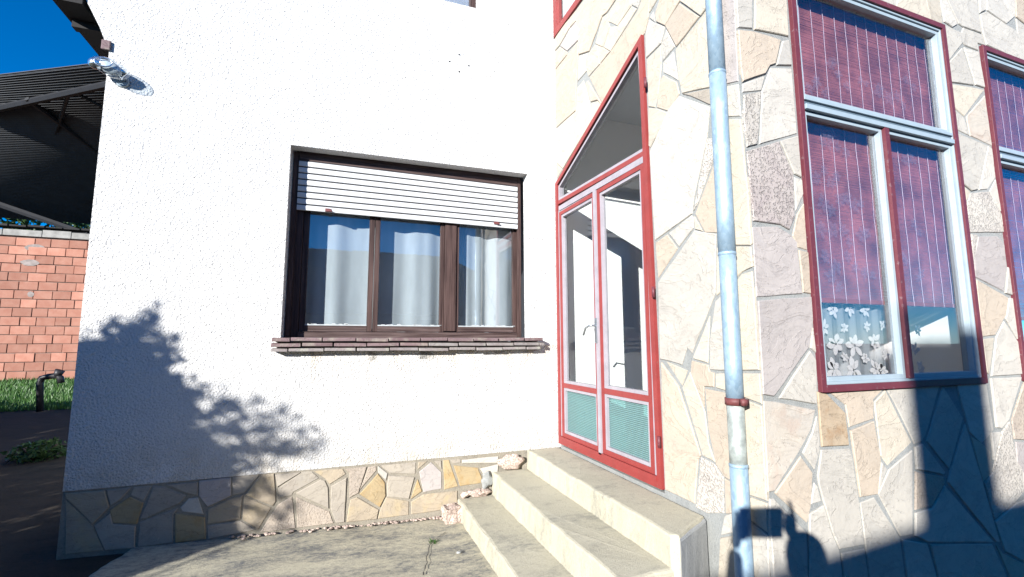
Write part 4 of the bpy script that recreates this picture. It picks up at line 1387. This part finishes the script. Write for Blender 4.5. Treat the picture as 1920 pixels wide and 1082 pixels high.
# --- brick boundary wall
BY, BX0, BX1 = 16.0, -13.5, -5.2
bw = thing('brick_wall', 'tall bare wall of orange hollow clay bricks beyond the grass', 'wall', (-9.3, BY, 0.45))
MB().box(BX0, BX1, BY + 0.012, BY + 0.3, 0.3, 4.32).build('mortar_bed', M['brick_mortar'], bw)
def rough_box(x0, x1, y0, y1, z0, z1): return MB().box(x0, x1, y0, y1, z0, z1)
rr = random.Random(8)
base_me = None
H = 0.237
proto = None
bricks = []
row = 0
z = 0.50
while z + H < 4.4 and row < 16:
    x = -9.9 + (0.2 if row % 2 else 0.0) + rr.uniform(-.03, .03)
    while x < BX1 - 0.1:
        L = 0.40 if rr.random() < .8 else 0.33
        if proto is None:
            proto = MB().box(x, x + 0.385, BY, BY + 0.05, z, z + H - 0.016).build('brick', M['brick'], bw, bevel=0.006)
            o = proto
        else:
            o = proto.copy(); COL.objects.link(o); o.parent = bw
        o.location = Vector((x + L / 2, BY + 0.012 + rr.uniform(-0.012, 0.008), z + H / 2 + rr.uniform(-.004, .004))) - WL[bw]
        o.scale = ((L - 0.014) / 0.385, 1, rr.uniform(.97, 1.0))
        o.rotation_euler = (0, rr.uniform(-.006, .006), 0)
        bricks.append(o)
        x += L
    z += H; row += 1
sb = MB()
z = 0.50; row = 0
while row < 16:
    x = -9.92 + (0.2 if row % 2 else 0.0)
    while x > BX0 + 0.4:
        sb.box(x - 0.39, x - 0.008, BY + rr.uniform(-.01, .01), BY + 0.04, z, z + H - 0.016); x -= 0.40
    z += H; row += 1
if sb.v:
    o = sb.build('brick_field', M['brick'], bw); o['kind'] = 'stuff'
for (px, py, w, hh) in ((65, 464, .42, .2), (56, 493, .42, .19), (58, 552, .15, .16)):
    P = hit(1, BY - 0.01, px, py)
    mb = MB(); n_ = 11
    pts = [(P.x + w / 2 * math.cos(6.283 * k / n_) * rr.uniform(.8, 1.1), BY - 0.022, P.z + hh / 2 * math.sin(6.283 * k / n_) * rr.uniform(.8, 1.1)) for k in range(n_)]
    mb.prism(pts, (0, 0.05, 0)); mb.build('mortar_patch', M['patch'], bw)
mb = MB()
x = BX0
while x < BX1:
    L = rr.uniform(.5, .9); mb.box(x, min(x + L - .01, BX1), BY - 0.06, BY + 0.34, 4.321, 4.50 + rr.uniform(-.02, .03)); x += L
mb.build('cement_cap', M['cap'], bw, bevel=0.01)
for k in range(18):
    x = -12.5 + k * 0.38
    t_ = MB(); t_.box(x, x + 0.34, BY - 0.10, BY + 0.25, 4.56 + rr.uniform(0, .02), 4.60 + rr.uniform(0, .03)); t_.build('coping_tile', M['eave'], bw)

# --- open shed with corrugated roof
shed = thing('open_shed', 'open sided shed with a high corrugated roof on dark steel trusses', 'shed', (-8.0, 15.0, 0.5))
NE0, NE1 = Vector((-12.6, 16.56, 7.73)), Vector((-3.0, 11.07, 7.73))     # near eave, runs askew
FE0, FE1 = Vector((-17.5, 19.4, 5.50)), Vector((-3.0, 19.4, 5.50))
V = []; F = []
nyc = 340
for j in range(nyc + 1):
    t_ = j / nyc
    for (p, q) in ((NE0, FE0), (NE1, FE1)):
        c_ = p.lerp(q, t_)
        V.append((c_.x, c_.y, c_.z + 0.016 * math.sin(j * math.pi * 0.5)))
for j in range(nyc):
    F.append((2 * j, 2 * j + 1, 2 * j + 3, 2 * j + 2))
V2 = [(a, b, c_ + 0.012) for a, b, c_ in V]
n0 = len(V)
F2 = [tuple(i + n0 for i in reversed(f)) for f in F]
mb = MB(); mb.add(V + V2, F + F2 + [(0, 1, n0 + 1, n0), (n0 - 2, n0 - 1, 2 * n0 - 1, 2 * n0 - 2)]); mb.build('corrugated_roof', M['corr'], shed)
def beam(a, b, w=0.06, nm='beam'):
    mb = MB(); mb.tube([a, b], w, 6); mb.smooth = False; mb.build(nm, M['truss'], shed)
def S(px, py, y): return hit(1, y, px, py)
_nr = (NE1 - NE0).cross(FE1 - NE0).normalized()
def U(px, py, drop=0.25):
    """point on the underside of the shed roof seen at this place"""
    d = ray(px, py); o = Vector((0, 0, EYE + drop))
    return Vector((0, 0, EYE)) + d * ((NE0 - o).dot(_nr) / d.dot(_nr))
beam(U(-40, 212), U(215, 156), .085)
beam(U(50, 185), U(185, 285), .06, 'strut')
beam(U(130, 172), U(100, 265), .04, 'strut')
beam(U(138, 172), U(200, 205), .04, 'strut')
beam(U(-10, 250), U(175, 300), .05)
beam(U(-30, 270), U(180, 385), .06, 'strut')
beam(U(30, 388), U(190, 352), .07)
beam(U(30, 385), U(170, 395), .06)
beam(U(130, 362), U(160, 392), .04, 'strut')
beam(S(-40, 370, 18), S(165, 440, 17.5), .09)
for (p, zt) in (((-16.5, 19.2), 5.5), ((-3.4, 19.2), 5.5), ((-3.3, 11.6), 7.4)):
    MB().box(p[0] - .07, p[0] + .07, p[1] - .07, p[1] + .07, 0.2, zt).build('post', M['truss'], shed)
# dark trees behind the brick wall
def leaf_quads(mb, c, s, rr):
    a = Vector((rr.gauss(0, 1), rr.gauss(0, 1), rr.gauss(0, 1))).normalized()
    b = a.cross(Vector((rr.gauss(0, 1), rr.gauss(0, 1), rr.gauss(0, 1)))).normalized()
    L = s * rr.uniform(.7, 1.2); w = L * rr.uniform(.38, .55)
    mb.add([c - a * L * .5, c + b * w * .5, c + a * L * .5, c - b * w * .5], [(0, 1, 2, 3)])
def tree(loc, h, r, label, nm='tree', nleaf=2500, ls=.25, seed=1):
    rr = random.Random(seed)
    t = thing(nm, label, 'tree', loc)
    L = Vector(loc)
    tb_ = MB(); tb_.tube([L, L + Vector((.1, 0, h * .45)), L + Vector((0, .1, h * .8))], [.16, .11, .04], 8)
    for k in range(6):
        a = rr.uniform(0, 6.28); tb_.tube([L + Vector((0, 0, h * (.35 + .07 * k))), L + Vector((math.cos(a) * r * .6, math.sin(a) * r * .6, h * (.55 + .06 * k)))], [.06, .02], 6)
    tb_.build('trunk', M['bark'], t)
    mb = MB()
    cl = [(L + Vector((rr.uniform(-1, 1) * r * .7, rr.uniform(-1, 1) * r * .7, h * rr.uniform(.4, .95))), r * rr.uniform(.3, .5)) for _ in range(12)]
    for k in range(nleaf):
        c_, q = rr.choice(cl)
        leaf_quads(mb, c_ + Vector((rr.gauss(0, q * .5), rr.gauss(0, q * .5), rr.gauss(0, q * .5))), ls, rr)
    mb.build('crown', M['leaf'], t)
tree((-9.6, 21.5, .5), 6.0, 2.2, 'dark leafy tree seen over the brick wall', nleaf=4500, seed=3)
tree((-12.6, 22.5, .5), 6.0, 2.2, 'dark leafy tree over the brick wall at the left edge', nleaf=4500, seed=5)

# --- grass and low plants
mb = MB(); rr = random.Random(6)
for k in range(15000):
    y = rr.uniform(10.6, 15.95); x = rr.uniform(-0.72 * y + 0.4, -0.40 * y)
    z = gz(x, y) - 0.03
    a = rr.uniform(0, 6.28); hgt = rr.uniform(.04, .13); w = .012
    s_ = Vector((math.cos(a) * w, math.sin(a) * w, 0)); tp = Vector((x + rr.uniform(-.04, .04), y + rr.uniform(-.04, .04), z + hgt))
    mb.add([Vector((x, y, z)) - s_, Vector((x, y, z)) + s_, tp], [(0, 1, 2)])
tag(mb.build('grass', M['grass']), 'strip of green grass in front of the orange brick wall', 'grass', kind='stuff')

# bent pipe standing in the grass
t = thing('bent_pipe', 'dark bent iron pipe with tap standing in the grass', 'pipe', tuple(S(75, 770, 9.0)))
a = S(75, 772, 9.0)
mb = MB(); mb.tube([a, S(75, 718, 9.0), S(78, 709, 9.0), S(90, 706, 9.0), S(108, 704, 9.0), S(113, 708, 9.0), S(115, 718, 9.0)], .042, 12); mb.build('pipe', M['black'], t)
mb = MB(); mb.tube([S(106, 706, 9.0), S(113, 694, 9.0)], [.045, .06], 10); mb.build('tap', M['black'], t)


def shrub(name, label, loc, r, h, n, ls, seed, group=None):
    rr = random.Random(seed); L = Vector(loc)
    t = thing(name, label, 'shrub', loc, group)
    tb_ = MB()
    for k in range(7):
        a = rr.uniform(0, 6.28)
        tb_.tube([L, L + Vector((math.cos(a) * r * .25, math.sin(a) * r * .25, h * .4)), L + Vector((math.cos(a) * r * .6, math.sin(a) * r * .6, h * .8))], [.035, .022, .008], 6)
    tb_.build('stem', M['bark'], t)
    mb = MB()
    for k in range(n):
        d = Vector((rr.gauss(0, 1), rr.gauss(0, 1), rr.gauss(0, 1))).normalized() * (rr.random() ** .4)
        q = 1 + .25 * noise.noise(d * 2.2 + Vector((seed, 0, 0)))
        leaf_quads(mb, L + Vector((d.x * r * q, d.y * r * q, h * .52 + d.z * h * .5 * q)), ls, rr)
    mb.build('foliage', M['leaf'], t)
shrub('low_shrub', 'low dark shrub in the shade left of the white wall', tuple(G(70, 868, .12)), .26, .24, 600, .07, 12)


# --- shrub whose shadow falls on the white wall (its leaves fill a volume up-sun of that shadow)
def inside(x, y, poly):
    c_ = False; n = len(poly); j = n - 1
    for i in range(n):
        xi, yi = poly[i]; xj, yj = poly[j]
        if (yi > y) != (yj > y) and x < (xj - xi) * (y - yi) / (yj - yi) + xi: c_ = not c_
        j = i
    return c_
def shade_shrub(name, label, poly, n, t0, t1, ls, seed, foot, clump=0.0, sprigs=()):
    rr = random.Random(seed)
    W = [A(x, y) for x, y in poly]
    P = [(q.x, q.z) for q in W]
    x0, x1 = min(p[0] for p in P), max(p[0] for p in P); z0, z1 = min(p[1] for p in P), max(p[1] for p in P)
    t = thing(name, label, 'shrub', foot)
    mb = MB(); pts = []
    k = 0
    while k < n:
        x, z = rr.uniform(x0, x1), rr.uniform(z0, z1)
        if not inside(x + .10 * noise.noise(Vector((x * 13, z * 13, seed + 7))) + .05 * noise.noise(Vector((x * 33, z * 33, seed))), z + .10 * noise.noise(Vector((x * 13, z * 13, seed + 17))) + .05 * noise.noise(Vector((x * 33, z * 33, seed + 3))), P): continue
        if clump and noise.noise(Vector((x * 7.5, z * 13.5, seed))) < clump: 
            if rr.random() < .93: continue
        s_ = rr.uniform(t0, t1)
        q = Vector((x, YA, z)) - SUN * s_
        if q.z < 0.02: continue
        k += 1
        leaf_quads(mb, q, ls, rr)
        if k % 160 == 0: pts.append(q)
    twigs = []
    for (ax, ay, bx, by) in sprigs:
        for rep_ in range(2 if t0 < 5 else 1):
            s_ = rr.uniform(t0, t1)
            a_ = A(ax, ay) - SUN * s_; b_ = A(bx + rr.uniform(-8, 8) * rep_, by + rr.uniform(-8, 8) * rep_) - SUN * s_
            mid = (a_ + b_) / 2 + Vector((rr.uniform(-.04, .04), 0, rr.uniform(-.02, .05)))
            L_ = (b_ - a_).length; kn = max(4, int(L_ / .028))
            path = []
            for q in range(kn + 1):
                u = q / kn
                p_ = a_ * (1 - u) ** 2 + mid * 2 * u * (1 - u) + b_ * u * u
                path.append(p_)
                for side in (-1, 1):
                    leaf_quads(mb, p_ + Vector((rr.gauss(0, .022), rr.gauss(0, .022), rr.gauss(0, .022))), ls * (.95 - .4 * u), rr)
            twigs.append(path)
    mb.build('foliage', M['leaf'], t)
    tb_ = MB(); f_ = Vector(foot)
    for path in twigs: tb_.tube(path, .004, 4)
    for q in pts[:40]:
        m_ = (f_ + q) / 2 + Vector((0, 0, -.15))
        tb_.tube([f_, m_, q], [.03, .016, .005], 5)
    tb_.build('stem', M['bark'], t)
f0 = Vector((-1.3, YA, 0)) - SUN * 4.3; f0.z = 0
shade_shrub('shrub', 'dense dark shrub left of the camera shading the foot of the white wall',
            [(-60, 700), (60, 640), (140, 650), (180, 640), (200, 668), (232, 650), (262, 680), (283, 668), (296, 690), (318, 690), (330, 715), (338, 745), (372, 770), (340, 785), (362, 810), (400, 835), (430, 880), (425, 930), (450, 1010), (420, 1300), (-300, 1300), (-300, 700)],
            26000, 3.7, 4.8, .10, 5, (f0.x, f0.y, 0), sprigs=[(140, 670, 135, 640), (165, 660, 172, 628), (200, 660, 196, 612), (215, 650, 222, 598), (240, 650, 243, 600), (262, 660, 278, 592), (250, 650, 262, 606), (290, 680, 312, 630), (310, 690, 342, 668), (320, 720, 350, 700), (330, 760, 385, 735), (350, 790, 420, 770), (380, 820, 440, 800), (390, 850, 460, 838), (120, 660, 112, 640), (400, 880, 470, 880), (410, 920, 480, 925), (300, 650, 332, 640)])
shade_shrub('shrub', 'young leafy shoots rising above the dense shrub left of the camera',
            [(205, 660), (215, 625), (240, 625), (275, 620), (310, 650), (320, 690), (330, 720), (200, 720)],
            150, 3.7, 4.2, .055, 9, (f0.x - .2, f0.y + .2, 0), sprigs=[(285, 690, 292, 566), (288, 640, 300, 572), (270, 660, 250, 596), (240, 660, 214, 600), (225, 660, 200, 604), (300, 690, 328, 640), (260, 640, 287, 592), (310, 700, 335, 660)])
f1 = Vector((-.4, YA, 0)) - SUN * 7.0; f1.z = 0
shade_shrub('shrub', 'looser tall shrub farther left of the camera casting dappled shade',
            [(330, 740), (345, 705), (395, 715), (420, 735), (480, 745), (530, 765), (590, 800), (612, 830), (600, 850), (540, 850), (500, 880), (560, 960), (540, 1010), (400, 1040), (380, 900), (360, 800)],
            260, 5.4, 7.0, .085, 15, (f1.x, f1.y, 0), clump=.08, sprigs=[(360, 820, 440, 742), (390, 830, 470, 760), (520, 850, 600, 850), (380, 800, 480, 748), (400, 800, 530, 772), (420, 820, 560, 790), (430, 820, 600, 802), (440, 840, 615, 838), (430, 840, 585, 860), (420, 860, 540, 885), (400, 880, 520, 930), (400, 900, 500, 980), (390, 800, 420, 722), (350, 760, 400, 715), (480, 800, 545, 760), (500, 840, 590, 824), (420, 940, 560, 1000), (470, 900, 560, 955)])
# hedge row that keeps the ground on the left dark
for k, (x, y) in enumerate(((-5.4, 2.6), (-6.1, 4.0), (-6.8, 5.4), (-7.4, 6.6), (-7.9, 7.7), (-8.5, 8.8))):
    shrub('hedge_shrub', '%s dark hedge shrub in the row left of the white house' % ('first and nearest', 'second', 'third', 'fourth', 'fifth', 'farthest and lowest')[k], (x, y, 0.0), .95, (2.35, 2.35, 2.35, 2.35, 2.0, 1.6)[k], 3600, .15, 30 + k)

# --- neighbour's house behind the camera; its ridge and chimney shade the foot of the window wall
T = 12.0
base = Vector((3.5, YC, 0)) - SUN * T
dz_ = -SUN.z * T
nh = thing('neighbour_house', 'low pale house with hipped roof and chimney behind the camera', 'house', (base.x + 4, base.y, 0))
ry = base.y
xl = 2.50 - SUN.x * T
zr = 0.405 + dz_
MB().box(xl - 2.2, xl + 11, ry - 3.2, ry + 3.2, 0, 2.1).build('wall', M['house_far'], nh)
mb = MB()
xr_ = xl + 9
mb.add([(xl - 2.6, ry - 3.6, 2.1), (xr_ + 2.4, ry - 3.6, 2.1), (xr_ + 2.4, ry + 3.6, 2.1), (xl - 2.6, ry + 3.6, 2.1), (xl, ry, zr), (xl + 1.0, ry, zr + 0.06), (xr_, ry, zr + 0.06)],
       [(0, 3, 2, 1), (3, 4, 0), (3, 2, 6, 5, 4), (1, 6, 2), (0, 4, 5, 6, 1)])
rf2 = mb.build('roof', M['rooftile'], nh)
cx_ = 3.472 - SUN.x * T
MB().box(cx_ - 0.215, cx_ + 0.215, ry - 0.155, ry + 0.155, zr - 0.3, 1.57 + dz_).build('chimney', M['house_far'], rf2)
for k in range(3):
    f_ = MB().box(xl + k * 2.6, xl + k * 2.6 + 1.1, ry + 3.201, ry + 3.23, .9, 1.8).build('window', M['wood'], nh)
    MB().box(xl + k * 2.6 + .07, xl + k * 2.6 + 1.03, ry + 3.231, ry + 3.24, .97, 1.73).build('pane', M['glass_c'], f_)
MB().box(xl + 7.6, xl + 8.5, ry + 3.201, ry + 3.24, 0, 2.0).build('door', M['wood_v'], nh)

# --- the person taking the photograph, crouching with both arms raised
O = Vector((0, 0, EYE))
HF = Vector((FW.x, FW.y, 0)).normalized()
def W_(r, f, z): return O + RX * r + HF * f + Vector((0, 0, z))
def skin(name, pts, edges, radii, mat, parent, sub=2):
    me = bpy.data.meshes.new(name)
    me.from_pydata([tuple(p) for p in pts], edges, [])
    o = bpy.data.objects.new(name, me); COL.objects.link(o)
    sk = o.modifiers.new('skin', 'SKIN'); sk.use_smooth_shade = True
    for i, r in enumerate(radii):
        me.skin_vertices[0].data[i].radius = (r, r) if not hasattr(r, '__len__') else r
    me.skin_vertices[0].data[0].use_root = True
    ss = o.modifiers.new('sub', 'SUBSURF'); ss.levels = sub; ss.render_levels = sub
    me.materials.append(mat)
    o.parent = parent; o.location = -WL[parent] if parent else (0, 0, 0)
    WL[o] = Vector((0, 0, 0))
    return o
per = thing('person', 'person in navy coat standing behind the camera, arms raised holding a phone', 'person', tuple(W_(.07, -.36, -EYE)))
hip = W_(.07, -.38, -.72); ch = W_(.07, -.37, -.46); nk = W_(.06, -.34, -.26); hd = W_(.055, -.30, -.09)
sr = W_(.23, -.35, -.31); er = W_(.27, -.13, -.44); wr = W_(.125, -.045, -.06); m1 = er.lerp(wr, .35); m2 = er.lerp(wr, .7)
sl_ = W_(-.10, -.37, -.31); el_ = W_(-.25, -.15, -.44); wl_ = W_(-.155, -.045, -.11)
hr = W_(.155, -.38, -.74); kr = W_(.165, -.35, -1.06); fr_ = W_(.17, -.38, -1.39); tr_ = W_(.18, -.24, -1.42)
hl_ = W_(-.015, -.38, -.74); kl = W_(-.02, -.35, -1.06); fl_ = W_(-.02, -.38, -1.39); tl_ = W_(-.03, -.24, -1.42)
body = skin('body', [hip, ch, nk, sr, er, wr, sl_, el_, wl_, hr, kr, fr_, hl_, kl, fl_, tr_, tl_, m1, m2],
            [(0, 1), (1, 2), (1, 3), (3, 4), (4, 17), (17, 18), (18, 5), (1, 6), (6, 7), (7, 8), (0, 9), (9, 10), (10, 11), (0, 12), (12, 13), (13, 14), (11, 15), (14, 16)],
            [.15, .15, .06, .07, .105, .060, .07, .060, .038, .10, .07, .05, .10, .07, .05, .04, .04, .095, .075], M['coat'], per)
hm = MB(); hm.ell(tuple(hd + Vector((0, 0, .03))), .078, .095, .115, 20, 14); hm.ell(tuple(hd + HF * .095), .014, .018, .02, 8, 6)
hm.ell(tuple(hd + RX * .078), .012, .02, .03, 8, 6); hm.ell(tuple(hd - RX * .078), .012, .02, .03, 8, 6)
hm.build('head', M['skin'], per)
hm = MB(); hm.ell(tuple(hd + Vector((0, 0, .055)) - HF * .02), .088, .10, .105, 18, 12); hm.build('hair', M['hair'], per)
def hand(w, inward, nm):
    pm = w + Vector((0, 0, .07))
    pts = [w, pm]; ed = [(0, 1)]; rad = [.026, .034]
    for k, (dz2, L) in enumerate(((.045, 1.0), (.022, 1.08), (0, 1.0), (-.022, .82))):
        b0 = pm + Vector((0, 0, dz2)) - HF * .01
        i0 = len(pts)
        pts += [b0 + inward * .02, b0 + inward * .045 * L + HF * .012, b0 + inward * .075 * L + HF * .004]
        ed += [(1, i0), (i0, i0 + 1), (i0 + 1, i0 + 2)]; rad += [.010, .009, .007]
    i0 = len(pts)
    pts += [pm + Vector((0, 0, .05)) - HF * .03, pm + Vector((0, 0, .115)) - HF * .02 + inward * .01]
    ed += [(1, i0), (i0, i0 + 1)]; rad += [.012, .009]
    return skin(nm, pts, ed, rad, M['skin'], per, 1)
hand(wr, -RX, 'hand'); hand(wl_ , RX, 'hand')
ph = bpy.data.meshes.new('phone')
pb = MB(); pb.box(-.105, .105, -.075, .070, -.012, .0)
pb.box(-.02, .02, -.02, .02, -.0125, -.012)
ph.from_pydata(pb.v, [], pb.f); ph.materials.append(M['black'])
po = bpy.data.objects.new('phone', ph); COL.objects.link(po)
mw = cam.matrix_world.copy(); mw.translation = O - FW * 0.012
po.matrix_world = mw
tag(po, 'black phone in a wide case held up by the standing person', 'phone')

scene.cycles.max_bounces = 10
scene.cycles.transparent_max_bounces = 16
